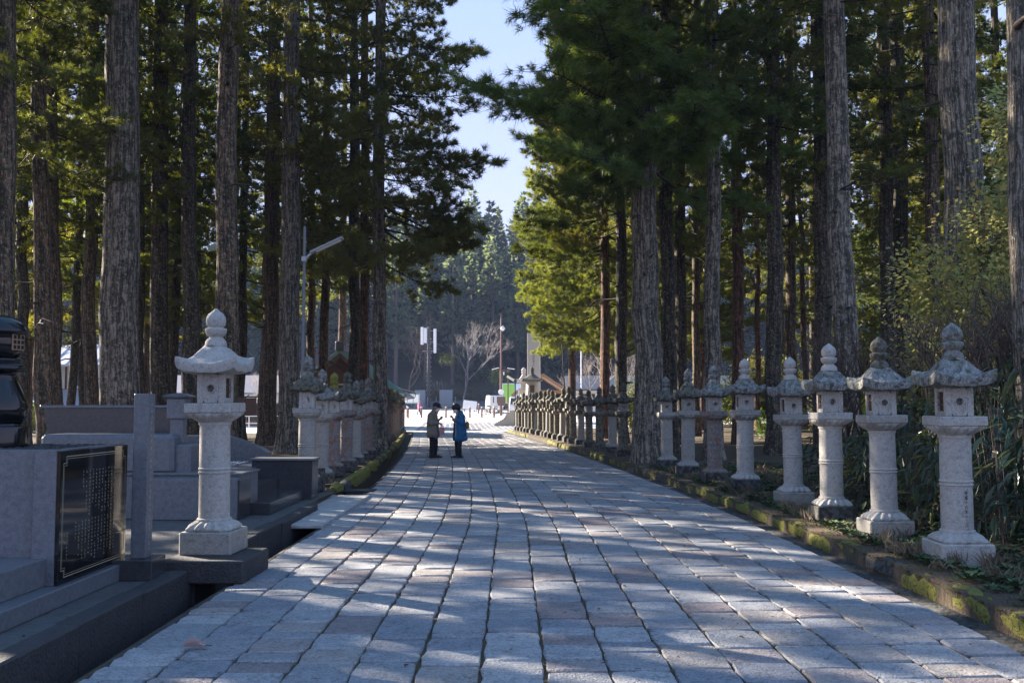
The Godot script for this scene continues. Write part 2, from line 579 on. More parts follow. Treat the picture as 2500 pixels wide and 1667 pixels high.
func stone_mesh(w: float, l: float, sd: int) -> Mesh:   # one paving stone, its top at y = 0
	var r2 := RandomNumberGenerator.new()
	r2.seed = sd
	var top := PackedVector3Array()
	var mid := PackedVector3Array()
	var low := PackedVector3Array()
	var outline := [[-1, -1], [0, -1.0], [1, -1], [1, 0], [1, 1], [0, 1.0], [-1, 1], [-1, 0]]
	for q in outline:
		var jx := r2.randf_range(-0.006, 0.006)
		var jz := r2.randf_range(-0.008, 0.008)
		var corner := 0.010 if q[0] != 0 and q[1] != 0 else 0.0
		var x: float = q[0] * (w * 0.5 - corner) + jx
		var z: float = q[1] * (l * 0.5 - corner) + jz
		var bev := r2.randf_range(0.004, 0.009)
		top.append(Vector3(x - q[0] * bev, r2.randf_range(-0.004, 0.0), z - q[1] * bev * 1.8))
		mid.append(Vector3(x, -0.014, z))
		low.append(Vector3(x, -0.07, z))
	var b := MB.new()
	b.grid([low, mid], true, 1, 1)
	b.grid([mid, top], true, 1, 1)
	b.cap(top, true)
	return b.mesh()

func build_paving() -> void:
	# mortar bed
	var r := []
	var Z := 0.5
	while Z < 84.5:
		var w := 3.2 if Z < 63.0 else 8.0
		r.append(PackedVector3Array([Vector3(bend(Z) - 2.5, rise(Z) - 0.026 + soft(62.0, 66.0, Z) * 0.012, -Z), Vector3(bend(Z) + 0.3, rise(Z) - 0.026 + soft(62.0, 66.0, Z) * 0.012, -Z), Vector3(bend(Z) + w, rise(Z) - 0.026 + soft(62.0, 66.0, Z) * 0.012, -Z)]))
		Z += 1.0
	var b := MB.new()
	b.grid(r, false, 1, 1, true)
	var road := structure("stone_road", b.mesh(), M.bed)
	var lens := [0.20, 0.27, 0.34, 0.41, 0.48, 0.58, 0.72, 0.86]
	var pick := [0, 0, 1, 1, 1, 2, 2, 2, 2, 3, 3, 3, 4, 4, 5, 6]
	var shapes := []
	for i in lens.size():
		shapes.append([stone_mesh(0.369, lens[i], 100 + i), stone_mesh(0.372, lens[i], 200 + i), stone_mesh(0.366, lens[i], 300 + i)])
	var tones := [Color(0.290, 0.302, 0.315), Color(0.345, 0.353, 0.362), Color(0.248, 0.264, 0.290), Color(0.315, 0.282, 0.275), Color(0.250, 0.218, 0.218), Color(0.385, 0.387, 0.388), Color(0.335, 0.312, 0.292)]
	var mats := []
	for c in tones:
		mats.append(mapped(T.stone, c, 0.9, 0.72, T.speck, 0.6))
	var many := mapped(T.stone, Color.WHITE, 0.9, 0.72, T.speck, 0.6)
	many.vertex_color_use_as_albedo = true
	var rest := MB.new()
	var near := []
	for j in 25:
		var u := -2.447 + 0.377 * (j + 0.5)
		Z = (2.2 if j < 15 else 63.2) + rr(0.0, 0.3)
		var last := -1
		while Z < 84.0:
			var k: int = pick[rng.randi() % pick.size()]
			var l: float = lens[k]
			var gap := rr(0.018, 0.034)
			var mid: float = Z + l * 0.5
			Z += l + gap
			var slope := (bend(mid + 0.5) - bend(mid - 0.5))
			var x := u + bend(mid) + 0.004 * sin(mid * 1.1 + j) + rr(-0.002, 0.002)
			var basis := Basis(Vector3.UP, -atan(-slope) * -1.0 + rr(-0.006, 0.006)) * Basis.from_euler(Vector3(rr(-0.006, 0.003), 0, rr(-0.005, 0.005)))
			var t := Transform3D(basis, Vector3(x, rise(mid) + rr(-0.006, 0.004) + soft(62.0, 66.0, mid) * 0.012, -mid))
			var tone := rng.randi() % tones.size()
			if (tone == 4 or tone == 3) and rng.randf() < 0.5:
				tone = 0
			var v := rng.randi() % 3
			near.append([mid, t, k, v, tone])
	near.sort_custom(func(a, c): return a[0] < c[0])
	var shown := 0
	for s in near:
		var p: Vector3 = s[1].origin
		if shown < 300 and absf(p.x) < 0.53 * s[0] and s[0] > 4.9:
			var o := part("paving_stone", shapes[s[2]][s[3]], mats[s[4]], road)
			o.transform = s[1]
			shown += 1
		else:
			var c: Color = tones[s[4]]
			rest.add(shapes[s[2]][s[3]], s[1], c * rr(0.9, 1.1))
	# the stones past the nearest three hundred: one part, joined
	part("paving_stones", rest.mesh(), many, road).set_meta("kind", "stuff")

func kerb_shape(l: float, sd: int, lump: float) -> Mesh:
	var n := FastNoiseLite.new()
	n.seed = sd
	n.frequency = 4.0
	var rows := []
	var prof := [[-0.085, -0.10], [-0.09, 0.03], [-0.083, 0.085], [-0.055, 0.118], [0.0, 0.13], [0.055, 0.12], [0.085, 0.09], [0.09, 0.0]]
	for i in 9:
		var t := i / 8.0
		var e := 1.0 - 0.35 * pow(absf(t * 2.0 - 1.0), 6.0)
		var row := PackedVector3Array()
		for q in prof:
			var d := 1.0 + lump * n.get_noise_3d(q[0] * 9.0, q[1] * 9.0, t * l * 3.0)
			row.append(Vector3(q[0] * e * d, (q[1] * e if q[1] > 0.0 else q[1]) * d, (t - 0.5) * l))
		rows.append(row)
	var b := MB.new()
	b.grid(rows, false, 1, 1)
	b.cap(rows[0], false)
	b.cap(rows[-1], true)
	return b.mesh()

func build_kerbs() -> void:
	var shapes := []
	for i in 4:
		shapes.append(kerb_shape(0.86, 40 + i, 0.42))
	for side in [["mossy_kerb", 3.52, 3.6, 62.0], ["mossy_kerb", -2.97, 17.6, 62.0]]:
		var o := Node3D.new()
		o.name = numbered(side[0])
		add_child(o)
		o.set_meta("kind", "structure")
		var Z: float = side[2]
		var i := 0
		while Z < side[3]:
			var m := Z + 0.44
			var k := part("kerb_stone", shapes[rng.randi() % 4], M.moss if rng.randf() < 0.8 else M.mould, o, Vector3(side[1] + bend(m) + rr(-0.02, 0.02), (0.0 if side[1] > 0 else 0.03) + rr(-0.015, 0.015), -m), Vector3(rr(-0.02, 0.02), -atan(bend(m + 0.5) - bend(m - 0.5)) + (PI if rng.randf() < 0.5 else 0.0) + rr(-0.03, 0.03), rr(-0.04, 0.04)))
			Z += 0.9
			i += 1
	# the dark kerb of the tomb plots along the ditch
	var d := Node3D.new()
	d.name = numbered("ditch_kerb")
	add_child(d)
	d.set_meta("kind", "structure")
	for i in 11:
		part("kerb_stone", bx(Vector3(0.17, 0.46, 1.14), 0.015), M.dark_stone, d, Vector3(-2.93 + rr(-0.015, 0.015), -0.34 + rr(-0.01, 0.01), -(2.6 + i * 1.16)), Vector3(0, rr(-0.008, 0.008), 0))

# ---------------------------------------------------------------- the far hill with its conifers
func hill_y(x: float, Z: float) -> float:
	var t := maxf(0.0, Z - 131.0)
	return 2.3 + 26.0 * (1.0 - exp(-t / 75.0)) * (0.85 + 0.22 * sin(x * 0.021 + 0.6) + 0.1 * sin(x * 0.057 + 2.0)) + 0.03 * t

func conifer_shape(sd: int, tall: float, wide: float, foot := 0.1) -> Mesh:
	var r2 := RandomNumberGenerator.new()
	r2.seed = sd
	var b := MB.new()
	var h := tall * foot
	while h < tall:
		var t := h / tall
		var rad := wide * (1.0 - pow(t, 1.35)) * r2.randf_range(0.75, 1.1) * (0.65 + 0.35 * soft(foot - 0.05, foot + 0.2, t))
		var n := 3 + int(rad * 5.5)
		for i in n:
			var a := r2.randf() * TAU
			var rad2 := rad * sqrt(r2.randf_range(0.35, 1.0))
			var c := Vector3(cos(a) * rad2, h - rad2 * 0.22 + r2.randf_range(-0.3, 0.3), sin(a) * rad2)
			var out := Vector3(cos(a), 0.15, sin(a))
			for k in 6:
				var d := (out + Vector3(r2.randf_range(-1, 1), r2.randf_range(-0.7, 0.9), r2.randf_range(-1, 1)) * 0.8).normalized()
				var s := d.cross(Vector3(r2.randf_range(-1, 1), r2.randf_range(-1, 1), r2.randf_range(-1, 1))).normalized()
				var l := r2.randf_range(0.45, 0.95)
				b.tri(c - s * l * 0.36, c + s * l * 0.36, c + d * l)
		h += 0.42 + 0.25 * t
	return b.mesh()

func build_hill() -> void:
	var rows := []
	for i in 26:
		var Z := 130.6 + pow(i / 25.0, 1.4) * 330.0
		var row := PackedVector3Array()
		for j in 41:
			var x := -320.0 + 16.0 * j
			row.append(Vector3(x, hill_y(x, Z) if i else 2.2, -Z))
		rows.append(row)
	var b := MB.new()
	b.grid(rows, false, 1, 1, true)
	structure("hillside", b.mesh(), M.hill_floor)
	var shapes := []
	for i in 5:
		shapes.append(conifer_shape(900 + i, 20.0, 2.5 + 0.35 * i))
	var bare_foot := [conifer_shape(930, 20.0, 2.9, 0.30), conifer_shape(931, 20.0, 3.3, 0.34)]
	var trunk := MB.new()
	trunk.lathe([[0.34, -1.0], [0.26, 4.0], [0.14, 12.0], [0.03, 19.0]], 7)
	var tm := trunk.mesh()
	# the trees that can be told apart: the front of the wood and the skyline, as seen down the avenue
	var spots := []
	for x in range(-30, 8, 3):
		spots.append([x + rr(-1.0, 1.0), rr(136.0, 141.0), rr(0.85, 1.1), "at the foot of the far hill"])
	for x in range(-32, 10, 4):
		spots.append([x + rr(-1.4, 1.4), rr(152.0, 162.0), rr(0.9, 1.2), "halfway up the far hill"])
	for q in [[-12.0, 186.0, 1.0], [-7.5, 182.0, 1.28], [-16.5, 190.0, 0.95], [-21.0, 188.0, 1.1], [-2.6, 186.0, 1.08], [2.0, 184.0, 1.22], [6.0, 190.0, 1.0], [-26.0, 186.0, 1.2]]:
		spots.append(q + ["on the skyline of the far hill"])
	spots.sort_custom(func(a, c): return a[0] / a[1] < c[0] / c[1])
	var count := {}
	for s in spots:
		var where: String = s[3]
		count[where] = count.get(where, -1) + 1
		var t := thing("conifer", "dark hazy conifer %s, %s from its left end" % [where, ordw(count[where])], "tree", Vector3(s[0], hill_y(s[0], s[1]) - 0.3, -s[1]), rr(0, TAU), "conifers on the far hill")
		t.scale = Vector3.ONE * s[2]
		part("trunk", tm, M.twig, t)
		var c := part("crown", bare_foot[rng.randi() % 2] if s[1] < 145.0 else shapes[rng.randi() % 5], M.far_needles.duplicate(), t)
		var k := rr(0.8, 1.25)
		(c.material_override as StandardMaterial3D).albedo_color = (Color(0.035, 0.068, 0.038) * k * Color(rr(0.9, 1.25), 1, 1)).linear_to_srgb()
	# the rest of the wood on the hill, one mass
	var wood := Node3D.new()
	wood.name = numbered("hillside_forest")
	add_child(wood)
	tag(wood, "dense hazy conifer forest covering the far hill", "forest", "", "stuff")
	var at := []
	var tints := []
	for i in 5:
		at.append([]); tints.append([])
	var Z := 139.0
	while Z < 330.0:
		var x := -160.0
		while x < 130.0:
			var px := x + rr(-2.2, 2.2)
			var pz := Z + rr(-2.5, 2.5)
			var clear := true
			for s in spots:
				if absf(s[0] - px) < 2.3 and absf(s[1] - pz) < 3.0:
					clear = false
			if clear and absf(px) < pz * 0.62 + 10.0:
				var i := rng.randi() % 5
				at[i].append(Transform3D(Basis(Vector3.UP, rr(0, TAU)).scaled(Vector3.ONE * rr(0.8, 1.15)), Vector3(px, hill_y(px, pz) - 0.3, -pz)))
				var k := rr(0.75, 1.3)
				tints[i].append(Color(k * rr(0.9, 1.25), k, k * rr(0.8, 1.1)))
			x += 4.6 if Z < 200.0 else 6.5
		Z += 5.0 if Z < 200.0 else 9.0
	for i in 5:
		scatter("crowns", shapes[i], at[i], tints[i], wood).material_override = M.far_needles

# ---------------------------------------------------------------- cedars
func trunk_shape(d: float, tall: float, lean: Vector2, sd: int) -> Mesh:
	var n := FastNoiseLite.new()
	n.seed = sd
	n.frequency = 1.0
	var r0 := d * 0.47
	var rows := []
	var hs := [-0.4, 0.0, 0.12, 0.3, 0.55, 0.9, 1.4, 2.0, 2.8, 3.8, 5.0, 6.4, 8.0, 9.8, 11.8, 14.0, 17.0, 21.0, tall]
	var turn := rng.randf() * TAU
	for h in hs:
		var row := PackedVector3Array()
		var hh := maxf(h, 0.0)
		var r := r0 * (1.06 - 0.50 * pow(hh / tall, 1.1)) if h < tall else 0.02
		var flare := 0.42 * exp(-hh / 0.42) + 0.12 * exp(-hh / 1.8)
		var wob := Vector3(n.get_noise_2d(hh * 0.35, 3.0), 0, n.get_noise_2d(hh * 0.35, 90.0)) * 0.12
		for j in 28:
			var a := TAU * j / 28.0
			var rib := 0.10 * n.get_noise_3d(cos(a) * 2.4, sin(a) * 2.4, hh * 0.12) + 0.035 * n.get_noise_3d(cos(a) * 7.0, sin(a) * 7.0, hh * 0.3)
			var lobe := flare * (0.75 + 0.6 * maxf(0.0, sin(a * 4.0 + turn) * 0.6 + sin(a * 3.0 + turn * 2.0) * 0.4))
			var q := r * (1.0 + rib + lobe)
			row.append(Vector3(cos(a) * q + lean.x * hh, h, sin(a) * q + lean.y * hh) + wob)
		rows.append(row)
	var b := MB.new()
	b.grid(rows, true, maxf(1.0, roundf(d * 2.6)), 1.0)
	# v follows the height: one repeat each 3.2 m
	for i in b.v.size():
		b.uv[i].y = b.v[i].y / 3.2 + turn
	return b.mesh()

func bough_shape(sd: int, L: float, twigs: int, blades: int, bl: float, bw: float, sag: float, hang: float) -> ArrayMesh:   # a branch whose twigs end in separate brushes of needles
	var r2 := RandomNumberGenerator.new()
	r2.seed = sd
	var w := MB.new()
	var g := MB.new()
	var stem := PackedVector3Array()
	var rad := PackedFloat32Array()
	var ph := r2.randf() * TAU
	for i in 8:
		var t := i / 7.0
		stem.append(Vector3(L * t, -sag * sin(t * 2.4) * L * 0.35 + 0.10 * L * t * t, 0.07 * L * sin(t * 4.0 + ph)))
		rad.append(lerpf(0.036, 0.007, t))
	w.tube(stem, rad, 5)
	for k in twigs:
		var t := 0.16 + 0.84 * pow((k + r2.randf() * 0.8) / twigs, 0.8)
		var f := t * 7.0
		var i0 := mini(int(f), 6)
		var p := stem[i0].lerp(stem[i0 + 1], f - i0)
		var along := (stem[i0 + 1] - stem[i0]).normalized()
		var s := 1.0 if k % 2 == 0 else -1.0
		var dir := (along * r2.randf_range(0.3, 1.0) + Vector3(0, r2.randf_range(-0.35, 0.45) - hang * 0.5, s * r2.randf_range(0.3, 1.2))).normalized()
		var l := L * r2.randf_range(0.12, 0.40) * (1.15 - 0.6 * t)
		var tip := p + dir * l + Vector3(0, -hang * l * 0.4 + 0.05 * l, 0)
		var mid := p.lerp(tip, 0.55) + Vector3(0, -0.06 * l, 0)
		w.tube(PackedVector3Array([p, mid, tip]), PackedFloat32Array([0.011, 0.007, 0.003]), 3)
		var brushes := 2 + int(l / 0.22)
		for m in brushes:
			var c := mid.lerp(tip, float(m) / maxi(brushes - 1, 1)) + Vector3(r2.randf_range(-1, 1), r2.randf_range(-0.6, 0.8), r2.randf_range(-1, 1)) * l * 0.16
			var out := (dir * 0.7 + Vector3(r2.randf_range(-0.6, 0.6), 0.35 - hang * 1.2, r2.randf_range(-0.6, 0.6))).normalized()
			var size := r2.randf_range(0.6, 1.35)
			for q in int(blades * size):
				var d := (out * 0.75 + Vector3(r2.randf_range(-1, 1), r2.randf_range(-0.8, 1.0), r2.randf_range(-1, 1)) * (1.0 - 0.45 * hang)).normalized()
				var side := d.cross(Vector3(r2.randf_range(-1, 1), r2.randf_range(-1, 1), r2.randf_range(-1, 1))).normalized() * bw
				var ll := bl * size * r2.randf_range(0.6, 1.25)
				var o := c + Vector3(r2.randf_range(-1, 1), r2.randf_range(-1, 1), r2.randf_range(-1, 1)) * bl * 0.25
				if hang > 0.3:   # strands that arch over and hang
					var e := o + d * ll * 0.45
					var down := (d * 0.35 + Vector3(0, -1.0, 0)).normalized() * ll * 0.75
					g.tri(o - side * 0.5, o + side * 0.5, e + side * 0.6)
					g.tri(o - side * 0.5, e + side * 0.6, e - side * 0.5)
					g.tri(e - side * 0.5, e + side * 0.6, e + down)
				else:
					g.tri(o - side * 0.5, o + side * 0.5, o + d * ll)
	var am := w.mesh()
	g.mesh(am)
	am.surface_set_material(0, M.wood)
	am.surface_set_material(1, M.needles)
	return am

var boughs := []
var boughs_hang := []
var boughs_fine := []

func crown(tree: Node3D, kinds: Array, h0: float, h1: float, reach: float, n: int, lean: Vector2, opts := {}) -> void:
	var places := []
	var tints := []
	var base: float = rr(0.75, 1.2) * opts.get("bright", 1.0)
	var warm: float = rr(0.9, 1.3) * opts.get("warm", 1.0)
	var a := rng.randf() * TAU
	var dir0: float = opts.get("towards", 0.0)
	var pull: float = opts.get("pull", 0.0)
	for i in n:
		var t := pow((i + rng.randf()) / float(n), opts.get("pack", 1.0))
		var h := lerpf(h0, h1, t)
		a += 2.39996 + rr(-0.5, 0.5)
		var az := a
		if pull > 0.0 and rng.randf() < pull:
			az = dir0 + rr(-0.8, 0.8)
		var len := reach * (0.35 + 0.65 * sqrt(soft(-0.12, 0.22, t))) * (1.0 - 0.75 * pow(t, 1.6)) * rr(0.6, 1.15)
		if opts.has("thin") and rng.randf() < opts.thin:
			len *= 0.5
		var pitch := lerpf(-0.16, 0.35, t) + rr(-0.16, 0.16)
		var sc := len / 3.0
		var bas := Basis(Vector3.UP, -az) * Basis(Vector3(0, 0, 1), pitch) * Basis(Vector3.RIGHT, rr(-0.5, 0.5))
		places.append(Transform3D(bas.scaled(Vector3(sc, lerpf(sc, 1.0, 0.3), lerpf(sc, 1.0, 0.3))), Vector3(lean.x * h, h, lean.y * h)))
		var b := base * rr(0.75, 1.25)
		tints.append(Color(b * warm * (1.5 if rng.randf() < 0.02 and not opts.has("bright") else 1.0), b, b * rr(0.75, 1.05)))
	scatter("crown", kinds[rng.randi() % kinds.size()], places, tints, tree)

func snags(tree: Node3D, d: float, h0: float, h1: float, n: int, lean: Vector2) -> void:   # bare dead branches below the crown
	for i in n:
		var key := "snag%d" % (i % 4)
		if not cache.has(key):
			var b := MB.new()
			var p := PackedVector3Array()
			var r := PackedFloat32Array()
			var q := Vector3.ZERO
			for j in 6:
				p.append(q)
				r.append(lerpf(0.022, 0.005, j / 5.0))
				q += Vector3(rr(0.18, 0.34), rr(-0.12, 0.03), rr(-0.09, 0.09))
			b.tube(p, r, 4)
			for j in 3:
				var o := p[2 + j]
				b.tube(PackedVector3Array([o, o + Vector3(rr(0.1, 0.3), rr(-0.25, 0.1), rr(-0.25, 0.25)), o + Vector3(rr(0.3, 0.5), rr(-0.4, 0.1), rr(-0.4, 0.4))]), PackedFloat32Array([0.009, 0.006, 0.003]), 3)
			cache[key] = b.mesh()
		var h := rr(h0, h1)
		var s := part("dead_branch", cache[key], M.wood, tree, Vector3(lean.x * h, h, lean.y * h), Vector3(0, rr(0, TAU), 0))
		s.scale = Vector3.ONE * rr(0.6, 1.3)

func cedar(x: float, Z: float, d: float, lean: float, bark: String, h0: float, reach: float, n: int, label: String, group: String, opts := {}) -> Node3D:
	var t := thing("cedar_tree", label, "tree", Vector3(x, ground_y(x, Z) - 0.02, -Z), 0.0, group)
	var tall: float = opts.get("tall", rr(24.0, 28.0))
	var l2 := Vector2(lean, rr(-0.01, 0.01))
	part("trunk", trunk_shape(d, tall, l2, rng.randi() % 10000), M["bark_" + bark], t)
	if opts.get("snags", 5) > 0:
		snags(t, d, h0 * 0.45, h0 + 1.0, opts.get("snags", 5), l2)
	if not cache.has("stub"):
		var sb := MB.new()
		sb.tube(PackedVector3Array([Vector3(0, 0, 0), Vector3(0.5, 0.06, 0), Vector3(0.85, 0.04, 0.05), Vector3(1.0, 0.0, 0.05)]), PackedFloat32Array([0.22, 0.12, 0.09, 0.05]), 6)
		cache["stub"] = sb.mesh()
	if Z < 38.0:
		for i in 3:
			var sh := rr(1.5, h0 + 2.0)
			var sa := rr(0.2, PI - 0.2)
			part("branch_stub", cache["stub"], M.wood, t, Vector3(l2.x * sh + cos(sa) * d * 0.42, sh, l2.y * sh + sin(sa) * d * 0.42), Vector3(0, -sa, rr(-0.3, 0.5))).scale = Vector3.ONE * rr(0.14, 0.3)
	crown(t, opts.get("kinds", boughs), h0, tall, reach, n, l2, opts)
	return t

func build_forest() -> void:
	for i in 5:
		boughs.append(bough_shape(500 + i, 3.0, 20, 20, 0.19, 0.036, 0.30, 0.0))
	for i in 4:
		boughs_fine.append(bough_shape(540 + i, 3.0, 24, 36, 0.18, 0.019, 0.35, 0.05))
	for i in 3:
		boughs_hang.append(bough_shape(520 + i, 3.0, 34, 46, 0.185, 0.013, 0.5, 0.28))
	var plainly := "cedars of the wood beside the avenue"
	# x, Z, girth, lean, bark, crown foot, reach, boughs, look
	var left := [
		[-9.66, 19.0, 0.45, -0.03, "brown", 7.5, 2.4, 55, "dark ridged cedar cut by the left frame edge behind the black urn"],
		[-16.11, 33.0, 0.38, -0.04, "dark", 6.5, 2.6, 60, "slim dark cedar just right of the frame-edge trunk"],
		[-11.19, 24.0, 0.42, -0.05, "brown", 7.0, 2.8, 85, "brown cedar leaning left, behind the black trough-shaped tomb"],
		[-13.15, 29.0, 0.33, -0.05, "brown", 6.8, 2.8, 80, "slim cedar leaning beside the leaning brown cedar"],
		[-17.23, 40.0, 0.24, -0.03, "dark", 6.0, 2.6, 60, "thin shaded cedar of a close pair left of the big pale trunk"],
		[-13.13, 31.0, 0.41, -0.02, "brown", 6.5, 2.5, 60, "thicker cedar of a close pair left of the big pale trunk"],
		[-9.67, 24.5, 0.94, -0.012, "grey", 13.5, 2.6, 50, "biggest pale grey cedar trunk behind the tombs"],
		[-13.35, 36.0, 0.31, -0.03, "dark", 6.0, 2.6, 60, "thin dark cedar just right of the big pale trunk"],
		[-10.91, 31.0, 0.57, -0.02, "dark", 7.0, 2.6, 65, "dark cedar with a sunlit left rim right of the big pale trunk"],
		[-16.35, 48.0, 0.29, -0.02, "brown", 6.0, 2.8, 60, "thin far cedar seen left of the upright dark cedar"],
		[-9.67, 30.0, 0.50, -0.02, "dark", 7.5, 2.4, 60, "straight dark cedar left of the near lantern"],
		[-13.76, 44.0, 0.27, -0.03, "dark", 6.0, 2.8, 60, "thin far cedar behind the straight dark cedar"],
		[-6.73, 23.5, 0.55, -0.012, "brown", 10.0, 2.3, 55, "spotted brown cedar rising right behind the near lantern"],
		[-8.91, 36.5, 0.64, 0.00, "brown", 7.0, 2.6, 65, "brown cedar left of the ridged cedar by the lamp"],
		[-6.93, 31.0, 0.65, -0.005, "grey", 9.0, 2.4, 60, "ridged cedar with a bright left rim beside the lamp post"],
		[-8.86, 44.0, 0.35, -0.01, "brown", 6.5, 2.7, 60, "thin cedar just right of the lamp post"],
		[-7.96, 42.0, 0.40, 0.0, "brown", 6.5, 2.7, 60, "mottled cedar second to the right of the lamp post"],
		[-10.25, 60.0, 0.52, 0.0, "red", 8.0, 2.4, 45, "sunlit pale trunk above the copper-green roof"],
		[-6.18, 39.0, 0.48, -0.01, "dark", 7.0, 2.9, 70, "dark cedar of the trio at the lantern row, on its left"],
		[-6.03, 41.0, 0.43, -0.01, "red", 7.0, 2.9, 60, "smooth reddish cedar in the middle of the trio"],
		[-4.41, 33.2, 0.47, -0.008, "grey", 6.2, 4.0, 92, "lichen-flecked cedar standing in the lantern row beside the road"],
	]
	for q in left:
		var o := {}
		if q[0] == -4.41:
			o = {"towards": 0.1, "pull": 0.38, "kinds": boughs_fine, "pack": 1.0, "bright": 1.35}
		elif q[1] < 26.0:
			o = {"kinds": boughs_fine, "bright": 1.3}
		else:
			o = {"bright": 1.3}
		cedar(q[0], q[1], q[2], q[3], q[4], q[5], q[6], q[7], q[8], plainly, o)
	var right := [
		[3.94, 42.0, 0.40, 0.0, "red", 6.5, 3.6, 80, "cedar with a sunlit left rim, nearest the gap on the right"],
		[4.07, 37.0, 0.45, 0.0, "dark", 7.5, 3.4, 70, "dark cedar just left of the big cedar in the lantern row"],
		[3.53, 25.6, 0.72, -0.012, "grey", 7.6, 4.5, 92, "big ridged cedar with drooping boughs in the right lantern row"],
		[4.35, 27.5, 0.41, -0.004, "dark", 9.0, 3.0, 55, "black shaded cedar touching the big cedar's right side"],
		[5.98, 35.0, 0.41, 0.0, "dark", 7.0, 2.8, 60, "dark cedar with a thin lit rim right of the black one"],
		[7.72, 42.0, 0.35, 0.01, "brown", 6.0, 2.8, 60, "thin brown cedar behind the fifth gap of lanterns"],
		[5.18, 25.8, 0.43, 0.01, "grey", 9.0, 2.6, 50, "straight grey cedar behind the third and fourth lanterns of the far group"],
		[7.75, 34.0, 0.40, 0.0, "red", 6.5, 2.8, 60, "reddish cedar with a bright left rim"],
		[11.84, 48.0, 0.27, 0.01, "red", 6.0, 2.8, 60, "very thin far cedar right of the reddish one"],
		[7.13, 27.0, 0.45, 0.01, "dark", 8.0, 2.6, 60, "dark mossy cedar above the fourth lantern from the near end"],
		[10.09, 36.0, 0.39, 0.01, "brown", 6.5, 2.8, 60, "slim cedar between the dark mossy one and the tall grey one"],
		[8.73, 28.0, 0.49, 0.01, "dark", 8.0, 2.6, 60, "dark cedar close behind the tall grey cedar"],
		[7.04, 21.0, 0.51, -0.006, "grey", 9.5, 2.4, 55, "grey-barked cedar rising behind the third lantern"],
		[11.04, 29.0, 0.43, 0.0, "dark", 7.5, 2.6, 60, "dark cedar with a lit rim right of the tall grey cedar"],
		[13.42, 34.0, 0.59, 0.005, "dark", 7.0, 2.8, 60, "black cedar deep in the shade of the right wood"],
		[11.49, 27.0, 0.43, 0.01, "brown", 7.5, 2.6, 60, "cedar half hidden by yellowing vines"],
		[7.57, 16.5, 0.66, -0.004, "grey", 10.5, 2.6, 50, "thick grey cedar rising from the vines on the right"],
		[6.12, 12.0, 0.23, 0.015, "grey", 9.0, 2.0, 40, "pale trunk cut by the right frame edge"],
	]
	for q in right:
		var o := {}
		if q[0] == 3.53:
			o = {"kinds": boughs_hang, "towards": 2.0, "pull": 0.30, "snags": 0, "pack": 1.25, "bright": 1.2, "warm": 0.95}
		elif q[0] == 3.94 or q[0] == 4.07:
			o = {"kinds": boughs_fine, "towards": PI, "pull": 0.3, "bright": 1.35, "warm": 1.1}
		elif q[1] < 26.0:
			o = {"kinds": boughs_fine, "bright": 1.3}
		else:
			o = {"bright": 1.3}
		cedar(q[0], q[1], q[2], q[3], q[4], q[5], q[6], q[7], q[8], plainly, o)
	# the sunlit trees at the far end of the right wood, with boughs that come low
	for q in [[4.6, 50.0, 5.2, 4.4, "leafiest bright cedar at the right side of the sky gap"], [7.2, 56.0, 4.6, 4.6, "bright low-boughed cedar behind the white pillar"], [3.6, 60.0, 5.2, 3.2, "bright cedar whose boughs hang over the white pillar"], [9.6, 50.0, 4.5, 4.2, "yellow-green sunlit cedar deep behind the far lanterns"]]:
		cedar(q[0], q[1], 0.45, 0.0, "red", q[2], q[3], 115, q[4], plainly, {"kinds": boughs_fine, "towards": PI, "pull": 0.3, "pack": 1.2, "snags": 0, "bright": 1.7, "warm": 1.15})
	# deeper in the wood, both sides
	var deep := []
	for i in 24:
		deep.append([rr(-27.0, -10.0), rr(34.0, 52.0)])
	for i in 26:
		deep.append([rr(9.0, 34.0), rr(36.0, 62.0)])
	for i in 8:
		deep.append([rr(14.0, 26.0), rr(24.0, 38.0)])
	var kept := []
	for q in deep:
		var clear := true
		for o in left + right + kept:
			if absf(o[0] - q[0]) < 1.3 and absf(o[1] - q[1]) < 2.2:
				clear = false
		if clear and not (q[0] < -20.0 and q[1] > 50.0):
			kept.append(q)
	kept.sort_custom(func(a, c): return a[0] / a[1] < c[0] / c[1])
	var nl := 0
	var nr := 0
	for q in kept:
		var name := ""
		if q[0] < 0.0:
			name = "slender cedar far back in the left wood, %s of those from the left" % ordw(nl)
			nl += 1
		else:
			name = "slender shaded cedar far back in the right wood, %s of those from the left" % ordw(nr)
			nr += 1
		cedar(q[0], q[1], rr(0.26, 0.46), rr(-0.02, 0.02), ["dark", "brown", "dark", "red"][rng.randi() % 4], rr(4.0, 6.5), 2.9, 58, name, "slender cedars far back in the wood", {"snags": 2, "bright": 1.7, "warm": 1.1})
	# left of the frame: the trees whose shade lies on the near paving
	var shade := [[-13.0, 13.5], [-16.5, 18.5], [-20.5, 25.0], [-12.5, 8.0], [-17.0, 11.0], [-23.0, 18.0], [-24.0, 30.0], [-14.5, 3.5], [-20.0, 6.0], [-15.5, 15.3], [-19.5, 14.5], [-21.0, 21.0], [-12.0, 11.0]]
	for i in shade.size():
		var q: Array = shade[i]
		cedar(q[0], q[1], rr(0.4, 0.7), rr(-0.02, 0.02), "brown", rr(6.5, 9.0), 2.8, 60, "cedar in the wood left of the tomb plots, %s counting away from the viewer" % ordw(i), "cedars beside the tomb plots", {"snags": 0})

# ---------------------------------------------------------------- bare trees, shrubs, vines, bamboo grass
func bare_shape(sd: int, tall: float, spread: float, depth: int) -> Mesh:
	var r2 := RandomNumberGenerator.new()
	r2.seed = sd
	var b := MB.new()
	_limb(b, r2, Vector3.ZERO, Vector3(0.05, 1, 0.02).normalized(), tall * 0.30, tall * 0.014, depth, spread)
	return b.mesh()

